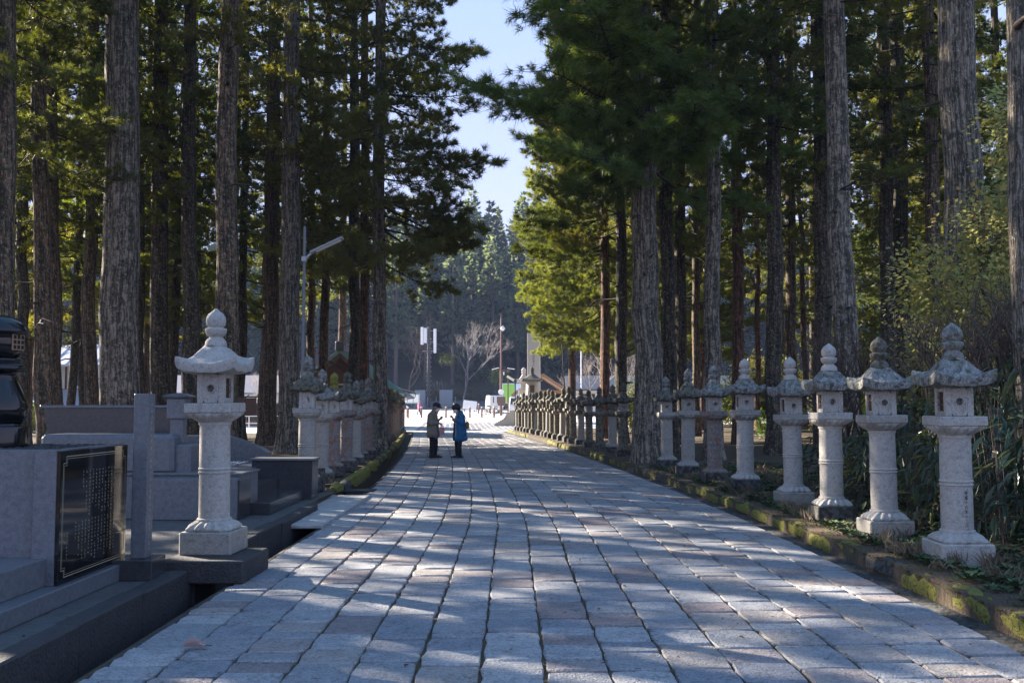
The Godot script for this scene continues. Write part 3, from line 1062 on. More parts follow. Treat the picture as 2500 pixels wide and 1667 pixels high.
func _limb(b: MB, r2: RandomNumberGenerator, from: Vector3, dir: Vector3, l: float, rad: float, depth: int, spread: float) -> void:
	var p := PackedVector3Array([from])
	var r := PackedFloat32Array([rad])
	var q := from
	var d := dir
	for i in 3:
		d = (d + Vector3(r2.randf_range(-0.2, 0.2), r2.randf_range(-0.05, 0.12), r2.randf_range(-0.2, 0.2))).normalized()
		q += d * l / 3.0
		p.append(q)
		r.append(rad * (1.0 - 0.13 * (i + 1)))
	b.tube(p, r, 5 if depth > 3 else 3)
	if depth <= 0:
		return
	var n := 3 if depth > 1 else 4
	for i in n:
		var side := Vector3(r2.randf_range(-1, 1), r2.randf_range(-0.15, 0.5), r2.randf_range(-1, 1)).normalized()
		_limb(b, r2, p[2] if i == 0 else q, (d + side * spread).normalized(), l * r2.randf_range(0.6, 0.86), rad * 0.58, depth - 1, spread)

func leaf_bush(sd: int, n: int, size: Vector3, l: float, w: float) -> Mesh:   # broad leaves filling a rounded volume
	var r2 := RandomNumberGenerator.new()
	r2.seed = sd
	var b := MB.new()
	for i in n:
		var p := Vector3(r2.randf_range(-1, 1), r2.randf_range(-1, 1), r2.randf_range(-1, 1))
		while p.length() > 1.0 or p.length() < 0.35:
			p = Vector3(r2.randf_range(-1, 1), r2.randf_range(-1, 1), r2.randf_range(-1, 1))
		var c := (p * size * 0.5) * (0.8 + 0.4 * sin(p.x * 5.0 + sd) * sin(p.z * 6.0))
		var d := (p.normalized() + Vector3(r2.randf_range(-1, 1), r2.randf_range(-1, 0.6), r2.randf_range(-1, 1)) * 0.8).normalized()
		_leaf(b, c, d, l * r2.randf_range(0.6, 1.2), w * r2.randf_range(0.7, 1.2), r2)
	return b.mesh()

func _leaf(b: MB, at: Vector3, d: Vector3, l: float, w: float, r2: RandomNumberGenerator) -> void:
	var s := d.cross(Vector3(r2.randf_range(-0.5, 0.5), 1, r2.randf_range(-0.5, 0.5))).normalized() * w * 0.5
	var up := s.cross(d).normalized()
	var m := at + d * l * 0.45 + up * l * 0.05
	b.tri(at, m - s, at + d * l - up * l * 0.08)
	b.tri(at, at + d * l - up * l * 0.08, m + s)

func build_undergrowth() -> void:
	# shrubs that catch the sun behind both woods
	var bushes := []
	for i in 4:
		bushes.append(leaf_bush(700 + i, 900, Vector3(2.4, 2.2, 2.4), 0.17, 0.085))
	var spots := []
	for i in 34:
		spots.append([rr(5.5, 34.0), rr(44.0, 66.0), rr(0.9, 2.1), "right"])
	for i in 7:
		spots.append([rr(10.0, 20.0), rr(30.0, 40.0), rr(0.7, 1.1), "right"])
	for i in 10:
		spots.append([rr(-34.0, -16.0), rr(46.0, 52.0), rr(0.5, 0.9), "left"])
	spots.sort_custom(func(a, c): return a[0] / a[1] < c[0] / c[1])
	var n := {"left": 0, "right": 0}
	for s in spots:
		var side: String = s[3]
		var t := thing("shrub", "leafy shrub among the trunks of the %s wood, %s of them from the left" % [side, ordw(n[side])], "shrub", Vector3(s[0], ground_y(s[0], s[1]), -s[1]), rr(0, TAU), "sunlit shrubs under the cedars")
		n[side] += 1
		var at := []
		var tints := []
		for i in 5:
			at.append(Transform3D(Basis(Vector3.UP, rr(0, TAU)).scaled(Vector3.ONE * s[2] * rr(0.5, 0.9)), Vector3(rr(-1, 1), rr(0.5, 2.0), rr(-1, 1)) * s[2]))
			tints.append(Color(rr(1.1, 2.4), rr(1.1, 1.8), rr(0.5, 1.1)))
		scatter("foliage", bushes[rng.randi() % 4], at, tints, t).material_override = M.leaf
	# bamboo grass behind the nearest lanterns
	var blades := []
	var lm := MB.new()
	var r2 := RandomNumberGenerator.new()
	r2.seed = 8
	_leaf(lm, Vector3.ZERO, Vector3(1, 0, 0), 1.0, 0.21, r2)
	var blade := lm.mesh()
	var clump := MB.new()
	for i in 260:
		var a := r2.randf() * TAU
		var rad := sqrt(r2.randf()) * 0.55
		var h := r2.randf_range(0.15, 1.15)
		var d := Vector3(cos(a + r2.randf_range(-0.9, 0.9)), r2.randf_range(-1.3, 0.1), sin(a + r2.randf_range(-0.9, 0.9))).normalized()
		_leaf(clump, Vector3(cos(a) * rad, h, sin(a) * rad), d, r2.randf_range(0.17, 0.30), r2.randf_range(0.038, 0.062), r2)
	var cm := clump.mesh()
	var stems := MB.new()
	for i in 26:
		var a := r2.randf() * TAU
		var rad := sqrt(r2.randf()) * 0.5
		var p := Vector3(cos(a) * rad, 0, sin(a) * rad)
		stems.tube(PackedVector3Array([p, p * 1.15 + Vector3(0, 0.6, 0), p * 1.4 + Vector3(0, 1.15, 0)]), PackedFloat32Array([0.006, 0.005, 0.003]), 3)
	var sm := stems.mesh()
	var green := [Color(0.022, 0.048, 0.028), Color(0.032, 0.058, 0.028), Color(0.050, 0.068, 0.028), Color(0.15, 0.12, 0.07), Color(0.09, 0.08, 0.04)]
	var gm := []
	for c in green:
		var m := plain(c, 0.4)
		m.backlight_enabled = true
		m.backlight = Color(0.22, 0.25, 0.12)
		gm.append(m)
	var at := [[5.05, 9.9, 1.15], [5.9, 10.6, 1.5], [4.75, 11.3, 0.95], [5.6, 12.2, 1.35], [6.5, 12.4, 1.6], [4.85, 13.3, 0.9], [5.7, 14.0, 1.2], [6.7, 14.2, 1.5], [5.0, 15.6, 0.8], [6.0, 16.0, 1.1], [6.6, 11.2, 1.7], [7.4, 13.3, 1.7], [5.4, 8.6, 0.8], [6.3, 9.3, 1.35], [7.1, 10.4, 1.6]]
	at.sort_custom(func(a, c): return a[0] / a[1] < c[0] / c[1])
	for i in at.size():
		var q: Array = at[i]
		var t := thing("bamboo_grass", "clump of broad-leaved bamboo grass behind the nearest lanterns, %s from the left" % ordw(i), "plant", Vector3(q[0], ground_y(q[0], q[1]), -q[1]), rr(0, TAU), "bamboo grass behind the nearest lanterns")
		part("stems", sm, M.twig, t).scale = Vector3(1, q[2], 1)
		var f := part("foliage", cm, gm[rng.randi() % 3], t)
		f.scale = Vector3(1, q[2], 1)
		f.set_meta("kind", "stuff")
		for k in 16:   # the big leaves that show one by one on the side of the road
			var a := rr(0.2, 2.9) - t.rotation.y
			var l := part("leaf", blade, gm[rng.randi() % 5], t, Vector3(cos(a) * 0.5, rr(0.2, 1.1) * q[2], sin(a) * 0.5), Vector3(0, -a + rr(-0.8, 0.8), rr(-1.1, 0.1)))
			l.scale = Vector3.ONE * rr(0.20, 0.34)
	# vines with yellow and orange leaves climbing on the right
	var vine_leaf := leaf_bush(760, 800, Vector3(1.9, 1.8, 1.3), 0.075, 0.068)
	var vine_rare := leaf_bush(761, 110, Vector3(2.0, 1.9, 1.4), 0.085, 0.075)
	var twigs := bare_shape(31, 1.8, 0.9, 4)
	var vm := [plain(Color(0.075, 0.095, 0.028), 0.5), plain(Color(0.17, 0.14, 0.03), 0.5), plain(Color(0.42, 0.17, 0.025), 0.5)]
	for m in vm:
		m.backlight_enabled = true
		m.backlight = Color(0.8, 0.8, 0.5)
	var vines := [[6.7, 15.4, 3.2, "lowest tangle of vine leaves beside the thick grey cedar"], [7.3, 15.2, 4.2, "yellowing vine wrapped round the foot of the thick grey cedar"], [8.2, 15.8, 4.9, "dense vine mound right of the thick grey cedar"], [6.5, 14.6, 2.4, "vine with a few orange leaves above the fourth-nearest lantern"], [7.7, 14.8, 5.6, "highest yellow vine spray by the right frame edge"], [8.4, 15.0, 3.4, "brown-leaved vine low by the right frame edge"], [7.2, 14.4, 2.9, "orange-flecked vine between the two nearest lanterns"]]
	for q in vines:
		var t := thing("vine", q[3], "vine", Vector3(q[0], ground_y(q[0], q[1]), -q[1]), 0.0, "yellowing vines on the right")
		part("stem", twigs, M.twig, t, Vector3(0, q[2] - 1.7, 0)).scale = Vector3(1.2, 1.1, 1.2)
		var st := MB.new()
		st.tube(PackedVector3Array([Vector3.ZERO, Vector3(0.12, q[2] * 0.4, 0.05), Vector3(-0.05, q[2] * 0.7, 0.0), Vector3(0, q[2], 0)]), PackedFloat32Array([0.03, 0.022, 0.016, 0.01]), 5)
		part("stem", st.mesh(), M.twig, t)
		for k in 3:
			var f := part("foliage", vine_leaf if k < 2 else vine_rare, vm[[0, 1, 2][k]], t, Vector3(rr(-0.3, 0.3), q[2] - rr(0.2, 0.9), rr(-0.3, 0.3)), Vector3(0, rr(0, TAU), 0))
			f.set_meta("kind", "stuff")
	# dead brushwood in front of the vines
	for q in [[6.2, 13.6, "brown leafless bush left of the nearest lantern's roof"], [7.0, 13.2, "tangle of bare twigs behind the nearest lantern's roof"], [7.4, 12.4, "dead brushwood by the right frame edge"], [5.5, 16.5, "bare bush behind the fourth-nearest lantern"], [5.3, 8.0, "low reddish dead bush right of the nearest lantern's base"]]:
		var t := thing("bare_bush", q[2], "bush", Vector3(q[0], ground_y(q[0], q[1]), -q[1]), rr(0, TAU), "leafless bushes on the right bank")
		for k in 5:
			part("twigs", bare_shape(50 + k, 3.4 if q[1] > 9.0 else 0.9, 0.75, 4), M.twig, t, Vector3(rr(-0.5, 0.5), -0.1, rr(-0.4, 0.4)), Vector3(rr(-0.3, 0.3), rr(0, TAU), rr(-0.3, 0.3)))
	# bare cherry trees
	var cherries := [[-6.02, 121.0, 10.5, 0.0, M.twig_grey, "pale bare cherry with forked trunk beside the aerial mast"], [-12.6, 121.5, 10.5, 1.2, M.twig, "purplish bare cherry left of the aerial mast"], [6.2, 66.0, 6.0, 2.0, M.twig_pale, "bright bare cherry right of the thin black pole"], [8.6, 70.0, 6.8, 0.7, M.twig_pale, "sunlit bare cherry behind the far lanterns on the right"], [-15.0, 66.0, 4.6, 2.2, M.twig_pale, "pinkish bare tree behind the near lantern's roof"], [-17.5, 70.0, 4.2, 0.4, M.twig_pale, "low pinkish bare tree beside the shop sign"]]
	for i in cherries.size():
		var q: Array = cherries[i]
		var t := thing("bare_cherry_tree", q[5], "tree", Vector3(q[0], rise(q[1]), -q[1]), q[3], "leafless cherry trees")
		part("branches", bare_shape(80 + i, q[2], 0.72, 6), q[4], t)
	# a weeping green tree at the foot of the hill
	var w := thing("round_green_tree", "small round olive-green tree at the foot of the hill", "tree", Vector3(-1.6, rise(121.0), -121.0))
	part("trunk", bare_shape(95, 4.0, 0.5, 3), M.twig, w)
	scatter("crown", bushes[0], [Transform3D(Basis().scaled(Vector3(1.5, 1.1, 1.5)), Vector3(0, 3.6, 0))], [Color(1.6, 1.7, 1.0)], w).material_override = M.leaf
	w = thing("round_green_tree", "small yellow-green tree right of the aerial mast's foot", "tree", Vector3(-8.4, rise(123.0), -123.0))
	part("trunk", bare_shape(96, 4.6, 0.5, 3), M.twig, w)
	scatter("crown", bushes[1], [Transform3D(Basis().scaled(Vector3(1.2, 0.8, 1.2)), Vector3(0.4, 5.6, 0))], [Color(1.7, 1.5, 0.8)], w).material_override = M.leaf
	# scrub along the foot of the hill
	var scrub := []
	var tint := []
	for i in 150:
		var x := rr(-70.0, 40.0)
		scrub.append(Transform3D(Basis(Vector3.UP, rr(0, TAU)).scaled(Vector3(1.2, rr(0.5, 1.3), 1.2)), Vector3(x, 2.3 + rr(0, 0.9), -rr(131.5, 135.5))))
		tint.append(Color(rr(0.9, 1.5), rr(0.7, 1.0), rr(0.7, 1.2)) * 0.8)
	var sc := scatter("hill_foot_scrub", bushes[2], scrub, tint, self)
	sc.material_override = M.leaf
	tag(sc, "brownish scrub along the foot of the far hill", "scrub", "", "stuff")

# ---------------------------------------------------------------- stone lanterns
func loft(b: MB, rings: Array, n := 32, rough := 0.0, sd := 0) -> void:   # [half width, height, roundness 0..1, sharp, petals, petal depth, corner lift]
	var noise := FastNoiseLite.new()
	noise.seed = sd
	noise.frequency = 7.0
	var rows := []
	for q in rings:
		var row := PackedVector3Array()
		for j in n:
			var a := TAU * j / n
			var sq: float = 1.0 / maxf(absf(cos(a)), absf(sin(a)))
			var corner := (sq - 1.0) / 0.4142
			var r: float = q[0] * lerpf(sq, 1.0, q[2])
			if q.size() > 5:
				r *= 1.0 + q[5] * (absf(cos(a * q[4] * 0.5)) - 0.5)
			var y: float = q[1] + (q[6] * corner * corner if q.size() > 6 else 0.0)
			var p := Vector3(cos(a) * r, y, sin(a) * r)
			if rough > 0.0:
				p *= 1.0 + rough * noise.get_noise_3dv(p * Vector3(1, 1.3, 1))
			row.append(p)
		if q.size() > 3 and q[3] and rows.size():
			rows.append(row)
			b.grid(rows, true)
			rows = []
		rows.append(row)
	if rows.size() > 1:
		b.grid(rows, true)

var LM := {}

func lantern_meshes() -> void:
	LM.base_block = bx(Vector3(0.47, 0.20, 0.47), 0.012)
	var b := MB.new()
	loft(b, [[0.190, 0.198, 0.2], [0.208, 0.208, 0.3, false, 16.0, 0.08], [0.208, 0.228, 0.5, false, 16.0, 0.14], [0.192, 0.250, 0.7, false, 16.0, 0.20], [0.165, 0.272, 1.0, false, 16.0, 0.22], [0.150, 0.284, 1.0]], 64)
	LM.lotus_base = b.mesh()
	b = MB.new()
	b.lathe([[0.152, 0.283], [0.155, 0.292], [0.150, 0.303, 1], [0.138, 0.308, 1], [0.136, 0.68], [0.137, 0.698, 1], [0.145, 0.704], [0.145, 0.716], [0.138, 0.722, 1], [0.138, 0.732], [0.145, 0.738, 1], [0.145, 0.748], [0.137, 0.755, 1], [0.134, 1.125], [0.144, 1.132, 1], [0.146, 1.150], [0.143, 1.166]], 32)
	LM.shaft = b.mesh()
	b = MB.new()
	loft(b, [[0.150, 1.160, 1.0], [0.172, 1.178, 0.9, false, 16.0, 0.10], [0.198, 1.205, 0.55, false, 16.0, 0.18], [0.206, 1.228, 0.2, false, 16.0, 0.07], [0.200, 1.240, 0.0]], 64)
	b.box(Vector3(0.425, 0.088, 0.425), Vector3(0, 1.283, 0), 0.010)
	LM.platform = b.mesh()
	# fire box: four posts, sills, and a plate with a round opening in front and behind
	for kind in ["round", "moon"]:
		b = MB.new()
		var h := 0.125
		for sx in [-1, 1]:
			for sz in [-1, 1]:
				b.box(Vector3(0.055, 0.262, 0.055), Vector3(sx * (h - 0.0275), 1.458, sz * (h - 0.0275)), 0.004)
			b.box(Vector3(0.052, 0.045, 0.14), Vector3(sx * (h - 0.027), 1.350, 0), 0.003)
			b.box(Vector3(0.052, 0.04, 0.14), Vector3(sx * (h - 0.027), 1.568, 0), 0.003)
		for sz in [-1, 1]:
			_plate(b, Vector3(0, 1.458, sz * (h - 0.004)), 0.069, 0.128, 0.047 if kind == "moon" else 0.034, 0.05, sz, kind == "moon")
		b.box(Vector3(0.10, 0.20, 0.10), Vector3(0, 1.44, 0), 0.0)
		LM["fire_box_" + kind] = b.mesh()
	b = MB.new()
	for sx in [-1, 1]:
		for i in 2:
			b.box(Vector3(0.014, 0.18, 0.012), Vector3(sx * 0.110, 1.460, -0.023 + 0.046 * i))
		for i in 2:
			b.box(Vector3(0.013, 0.012, 0.14), Vector3(sx * 0.110, 1.43 + 0.06 * i, 0))
	LM.window_lattice = b.mesh()
	for v in 3:
		b = MB.new()
		var rough: float = [0.012, 0.028, 0.050][v]
		loft(b, [[0.12, 1.585, 0.0], [0.20, 1.592, 0.0], [0.252, 1.605, 0.0, false, 0, 0, 0.030], [0.262, 1.603, 0.0, true, 0, 0, 0.034], [0.272, 1.635, 0.0, false, 0, 0, 0.046], [0.274, 1.672, 0.0, false, 0, 0, 0.062], [0.266, 1.684, 0.0, true, 0, 0, 0.062], [0.235, 1.694, 0.04, false, 0, 0, 0.042], [0.200, 1.712, 0.10, false, 0, 0, 0.020], [0.165, 1.745, 0.2, false, 0, 0, 0.006], [0.140, 1.785, 0.35], [0.120, 1.815, 0.5], [0.098, 1.836, 0.7], [0.06, 1.845, 1.0], [0.01, 1.846, 1.0]], 48, rough, 7 + v)
		LM["roof_%d" % v] = b.mesh()
		b = MB.new()
		var rings := [[0.098, 1.838, 1.0], [0.098, 1.850, 1.0], [0.094, 1.880, 1.0], [0.075, 1.905, 1.0], [0.060, 1.915, 1.0], [0.062, 1.925, 1.0, true], [0.082, 1.940, 1.0], [0.096, 1.965, 1.0], [0.098, 1.990, 1.0], [0.094, 2.000, 1.0], [0.070, 2.004, 1.0, true], [0.066, 2.010, 1.0, true], [0.084, 2.030, 1.0], [0.090, 2.065, 1.0], [0.085, 2.100, 1.0], [0.066, 2.132, 1.0], [0.035, 2.155, 1.0], [0.010, 2.178, 1.0], [0.001, 2.182, 1.0]]
		loft(b, rings, 24, [0.0, 0.01, 0.02][v], 17 + v)
		LM["finial_%d" % v] = b.mesh()

func _plate(b: MB, c: Vector3, hw: float, hh: float, r: float, deep: float, side: int, moon: bool) -> void:   # an upright plate with a round or crescent recess
	var z := Vector3(0, 0, side)
	var x := Vector3(side, 0, 0)
	var n := 32
	for j in n:
		var a0 := TAU * j / n
		var a1 := TAU * (j + 1) / n
		var e0 := Vector2(cos(a0), sin(a0))
		var e1 := Vector2(cos(a1), sin(a1))
		var k0 := minf(hw / maxf(absf(e0.x), 1e-4), hh / maxf(absf(e0.y), 1e-4))
		var k1 := minf(hw / maxf(absf(e1.x), 1e-4), hh / maxf(absf(e1.y), 1e-4))
		var i0 := c + x * e0.x * r + Vector3.UP * e0.y * r
		var i1 := c + x * e1.x * r + Vector3.UP * e1.y * r
		var rim0 := c + (x * e0.x + Vector3.UP * e0.y) * r * 1.28
		var rim1 := c + (x * e1.x + Vector3.UP * e1.y) * r * 1.28
		var o0 := c + x * e0.x * k0 + Vector3.UP * e0.y * k0
		var o1 := c + x * e1.x * k1 + Vector3.UP * e1.y * k1
		b.quad(rim0, o0, o1, rim1)
		b.quad(i0 + z * 0.008, rim0 + z * 0.008, rim1 + z * 0.008, i1 + z * 0.008)
		b.quad(rim0 + z * 0.008, rim0, rim1, rim1 + z * 0.008)
		b.quad(i0 - z * deep, i0 + z * 0.008, i1 + z * 0.008, i1 - z * deep)
	if moon:   # the part of the disc that stays closed beside the crescent
		var poly := PackedVector3Array()
		for j in 17:
			var a := PI * 0.5 + PI * j / 16.0 + 0.35
			poly.append(c + z * 0.006 + (x * cos(a) + Vector3.UP * sin(a)) * r)
		for j in 15:
			var a := PI * 1.5 + 0.35 + PI * (j + 1) / 16.0
			var q := Vector2(cos(a), sin(a)).rotated(-0.35)
			q.x *= 0.45
			q = q.rotated(0.35)
			poly.append(c + z * 0.006 + (x * q.x + Vector3.UP * q.y) * r)
		b.cap(poly, side < 0) if false else _fan(b, poly, z)

func _fan(b: MB, poly: PackedVector3Array, z: Vector3) -> void:
	var m := Vector3.ZERO
	for p in poly:
		m += p
	m /= poly.size()
	for j in poly.size():
		b.away(m, poly[j], poly[(j + 1) % poly.size()], m - z)

func lantern(x: float, y: float, Z: float, label: String, group: String, mats: Array, v: int, kind: String, size := 1.0, turn := 0.0) -> Node3D:
	var t := thing("stone_lantern", label, "stone lantern", Vector3(x, y, -Z), turn, group)
	t.scale = Vector3(size, size * rr(0.985, 1.015), size)
	t.rotation += Vector3(rr(-0.014, 0.014), 0, rr(-0.014, 0.014))
	part("base_block", LM.base_block, M[mats[0]], t)
	part("lotus_base", LM.lotus_base, M[mats[1]], t)
	part("shaft", LM.shaft, M[mats[1]], t)
	part("platform", LM.platform, M[mats[2]], t)
	var f := part("fire_box", LM["fire_box_" + kind], M[mats[3]], t)
	part("window_lattice", LM.window_lattice, M.timber if v == 0 else M[mats[3]], f)
	part("roof", LM["roof_%d" % v], M[mats[4]], t)
	part("finial", LM["finial_%d" % v], M[mats[5]], t)
	return t

func build_lanterns() -> void:
	lantern_meshes()
	# the near one on the left, on its plinth
	part_plinth()
	lantern(-2.79, 0.192, 9.42, "pale stone lantern on a dark plinth, standing alone before the tombs", "", ["grey", "pale", "pale", "pale", "pale", "pale"], 0, "round", 1.035, -0.06)
	# right row, the eight near ones: x, Z, plan
	var near := [
		[4.02, 9.07, ["pale", "pale", "pale", "pale", "weathered", "weathered"], 0, "nearest lantern of the right row, with writing down its shaft", 1.0],
		[4.02, 10.82, ["grey", "pale", "grey", "pale", "weathered", "weathered_dark"], 0, "second-nearest lantern of the right row, its roof corner in the sun", 1.0],
		[3.93, 12.32, ["mould", "pale", "pale", "pale", "weathered", "pale"], 0, "third-nearest lantern of the right row, its base black with mould", 1.01],
		[4.05, 14.4, ["grey", "pale", "grey", "pale", "weathered", "pale"], 0, "fourth-nearest lantern of the right row, on a clean grey base", 0.98],
		[3.91, 16.78, ["mould", "pale", "grey", "pale", "weathered", "pale"], 0, "fifth-nearest lantern of the right row, with a tall finial", 1.02],
		[3.74, 18.46, ["mould", "rust", "rust", "pale", "weathered", "weathered"], 1, "sixth-nearest lantern of the right row, its shaft stained reddish", 1.0],
		[3.62, 20.58, ["mould", "grey", "grey", "grey", "weathered_dark", "weathered"], 1, "seventh-nearest lantern of the right row, with a mossy finial", 1.0],
		[3.57, 22.97, ["mould", "grey", "grey", "grey", "weathered_dark", "weathered"], 1, "eighth-nearest lantern of the right row, just before the big cedar", 0.98],
	]
	for q in near:
		var t := lantern(q[0], 0.14, q[1], q[4], "lanterns of the near right row", q[2], q[3], "round", q[5], rr(-0.05, 0.05))
	write_column(get_node("stone_lantern_001"), "inscription", Vector3(0.03, 0.64, 0.1342), Vector3(0.0, 0.22, 0.0), 0.036, "date", M.ink, 0.132)
	# right row beyond the big cedar
	var Z := 28.7
	var i := 0
	while Z < 61.5:
		var old: Array = [["mould", "weathered_brown", "weathered_brown", "grey", "weathered_dark", "weathered_dark"], ["mould", "grey", "weathered_brown", "weathered_brown", "weathered_dark", "weathered_brown"], ["weathered_dark", "weathered_brown", "rust", "weathered_brown", "weathered_dark", "weathered_dark"]][i % 3]
		var sz := rr(0.93, 1.05)
		lantern(3.98 + bend(Z) + rr(-0.05, 0.05), 0.13, Z, "old lantern of the far right row, %s beyond the big cedar" % ordw(i), "lanterns of the far right row", old, 1 + (i % 2), "round", sz, -atan(bend(Z + 0.5) - bend(Z - 0.5)) + rr(-0.06, 0.06))
		i += 1
		Z += rr(1.9, 2.25) if i < 5 else rr(1.42, 1.75)
	# left row
	var left := [
		[16.9, ["mould", "grey", "grey", "pale", "weathered_dark", "weathered"], 2, "nearest of the mossy left row, under a thick rough roof"],
		[18.5, ["weathered_dark", "grey", "grey", "pale", "weathered", "weathered"], 1, "second of the mossy left row, whiter than its neighbours"],
		[20.55, ["mould", "rust", "rust", "pale", "weathered_dark", "moss"], 2, "third of the left row, with yellow moss on its finial"],
		[22.3, ["mould", "rust", "rust", "pale", "weathered_dark", "weathered_dark"], 2, "fourth of the left row, its shaft stained orange at the foot"],
		[24.3, ["mould", "grey", "rust", "grey", "weathered_dark", "weathered"], 2, "fifth of the left row, with a reddish platform"],
		[26.1, ["mould", "rust", "rust", "grey", "weathered_dark", "weathered_dark"], 2, "sixth of the left row, brownish and half hidden"],
		[28.0, ["mould", "rust", "rust", "grey", "weathered_dark", "weathered"], 2, "seventh of the left row, close before the flecked cedar"],
		[30.2, ["mould", "weathered_brown", "rust", "grey", "weathered_dark", "weathered_dark"], 2, "eighth of the left row, beside the flecked cedar"],
	]
	Z = 35.2
	i = 0
	while Z < 61.0:
		left.append([Z, ["weathered_dark", "rust", "rust", "rust", "weathered_dark", "moss" if i % 3 == 1 else "weathered_dark"], 2, "old lantern of the left row, %s beyond the flecked cedar" % ordw(i)])
		Z += rr(1.5, 1.85)
		i += 1
	for q in left:
		lantern(-3.36 + bend(q[0]) * 0.96 + rr(-0.04, 0.04), 0.14, q[0], "mossy stone lantern, " + q[3] if not q[3].begins_with("old") else q[3], "lanterns of the left row", q[1], q[2], "moon", rr(0.95, 1.04) if q[0] > 17.0 else 1.04, -atan(bend(q[0] + 0.5) - bend(q[0] - 0.5)) + rr(-0.05, 0.05))

func part_plinth() -> void:
	var o := thing("lantern_plinth", "low dark stone plinth under the solitary lantern", "plinth", Vector3(-2.72, -0.008, -9.27), -0.02)
	part("slab", bx(Vector3(0.74, 0.20, 0.86), 0.014), M.dark_stone, o)

# ---------------------------------------------------------------- lettering: brush strokes on a ten by ten field
func strokes(kind: String) -> Array:
	match kind:
		"hei": return [[1, 9, 9, 9], [3, 8, 2.4, 6], [7, 8, 7.6, 6], [0.5, 5, 9.5, 5], [5, 9, 5, 0]]
		"sei": return [[2, 8, 9, 8], [2, 8, 2, 3, 0.5, 0.5], [2, 5.5, 4.6, 5.5, 4.4, 2.2], [5, 9.8, 6, 4, 9, 0.5, 9.4, 2.4], [8.3, 5.6, 4.8, 0.6], [7.4, 9.6, 8.4, 9]]
		"ju": return [[0.5, 5.5, 9.5, 5.5], [5, 9.6, 5, 0.2]]
		"roku": return [[5, 9.6, 5.4, 8], [0.6, 6.6, 9.4, 6.6], [3.6, 4.6, 1, 0.6], [6.2, 4.6, 9, 0.6]]
		"nen": return [[3, 9.8, 1, 7], [2.6, 8.2, 9, 8.2], [2.8, 5.8, 8.4, 5.8], [2.8, 5.8, 2.8, 3], [0.4, 3, 9.6, 3], [5.4, 8.2, 5.4, 0]]
		"ni": return [[2, 7, 8, 7], [0.8, 2, 9.2, 2]]
		"gatsu": return [[2.6, 9.4, 2.6, 4, 1, 0.4], [2.6, 9.4, 8, 9.4, 8, 0.4], [2.6, 6.4, 8, 6.4], [2.6, 3.6, 8, 3.6]]
		"kichi": return [[1, 8, 9, 8], [5, 9.8, 5, 5.6], [2, 5.6, 8, 5.6], [2.4, 4, 2.4, 0.4], [2.4, 4, 7.6, 4, 7.6, 0.4], [2.4, 0.6, 7.6, 0.6]]
		"nichi": return [[2.4, 9.2, 2.4, 0.6], [2.4, 9.2, 7.8, 9.2, 7.8, 0.6], [2.4, 5, 7.8, 5], [2.4, 1, 7.8, 1]]
		"ku": return [[7.4, 9.6, 2, 5.2, 7.8, 0.4]]
		"na": return [[0.8, 7.6, 5.4, 8.2], [3.6, 9.8, 1.2, 4], [6.6, 9, 9, 7.4], [6.8, 6, 6.8, 1.4, 4, 0.6, 3.4, 2, 5.6, 2.6, 9, 0.6]]
		"ge": return [[1.4, 9, 1, 3, 1.8, 0.6], [4, 6.8, 9, 6.8], [6.8, 9.6, 6.6, 3, 5, 0.2], [8.2, 9.8, 8.8, 8.6], [9.2, 9.6, 9.8, 8.4]]
		"no": return [[5, 8.6, 3, 1.4, 1, 4, 3, 8, 7, 8.6, 9, 5, 7.6, 1.6, 5.4, 0.6]]
	var r2 := RandomNumberGenerator.new()   # worn signs that cannot be read: a few strokes each
	r2.seed = hash(kind)
	var out := []
	for i in r2.randi_range(4, 7):
		var a := r2.randf_range(1, 9)
		var l := r2.randf_range(3, 8)
		out.append([1, a, 1 + l, a + r2.randf_range(-0.4, 0.6)] if r2.randf() < 0.55 else [a, 9 - r2.randf_range(0, 3), a + r2.randf_range(-1.5, 1.5), 9 - l])
	return out

func glyph(b: MB, kind: String, at: Vector3, s: float, right: Vector3, up: Vector3, wide := 0.10, curve := 0.0) -> void:
	var out := right.cross(up)
	for st in strokes(kind):
		for i in range(0, st.size() - 2, 2):
			var p := Vector2(st[i] / 10.0 - 0.5, st[i + 1] / 10.0 - 0.5)
			var q := Vector2(st[i + 2] / 10.0 - 0.5, st[i + 3] / 10.0 - 0.5)
			var d := (q - p).normalized()
			var w := Vector2(-d.y, d.x) * wide * 0.5
			p -= d * wide * 0.3
			q += d * wide * 0.3
			var f := func(u: Vector2) -> Vector3:
				return at + (right * u.x + up * u.y) * s
			b.quad(f.call(p - w), f.call(q - w), f.call(q + w), f.call(p + w))

func write_column(parent: Node3D, called: String, at: Vector3, turn: Vector3, s: float, text: String, mat: Material, round := 0.0) -> void:
	var b := MB.new()
	var signs := ["hei", "sei", "ju", "roku", "nen", "ju", "ni", "gatsu", "kichi", "nichi"]
	if text != "date":
		signs = []
		for i in int(text):
			signs.append("worn%d" % (i * 7 + int(s * 1000)))
	for i in signs.size():
		glyph(b, signs[i], Vector3(0, -s * 1.15 * i, 0), s, Vector3.RIGHT, Vector3.UP, 0.11)
	var m := b.mesh()
	part(called, m, mat, parent, at, turn)

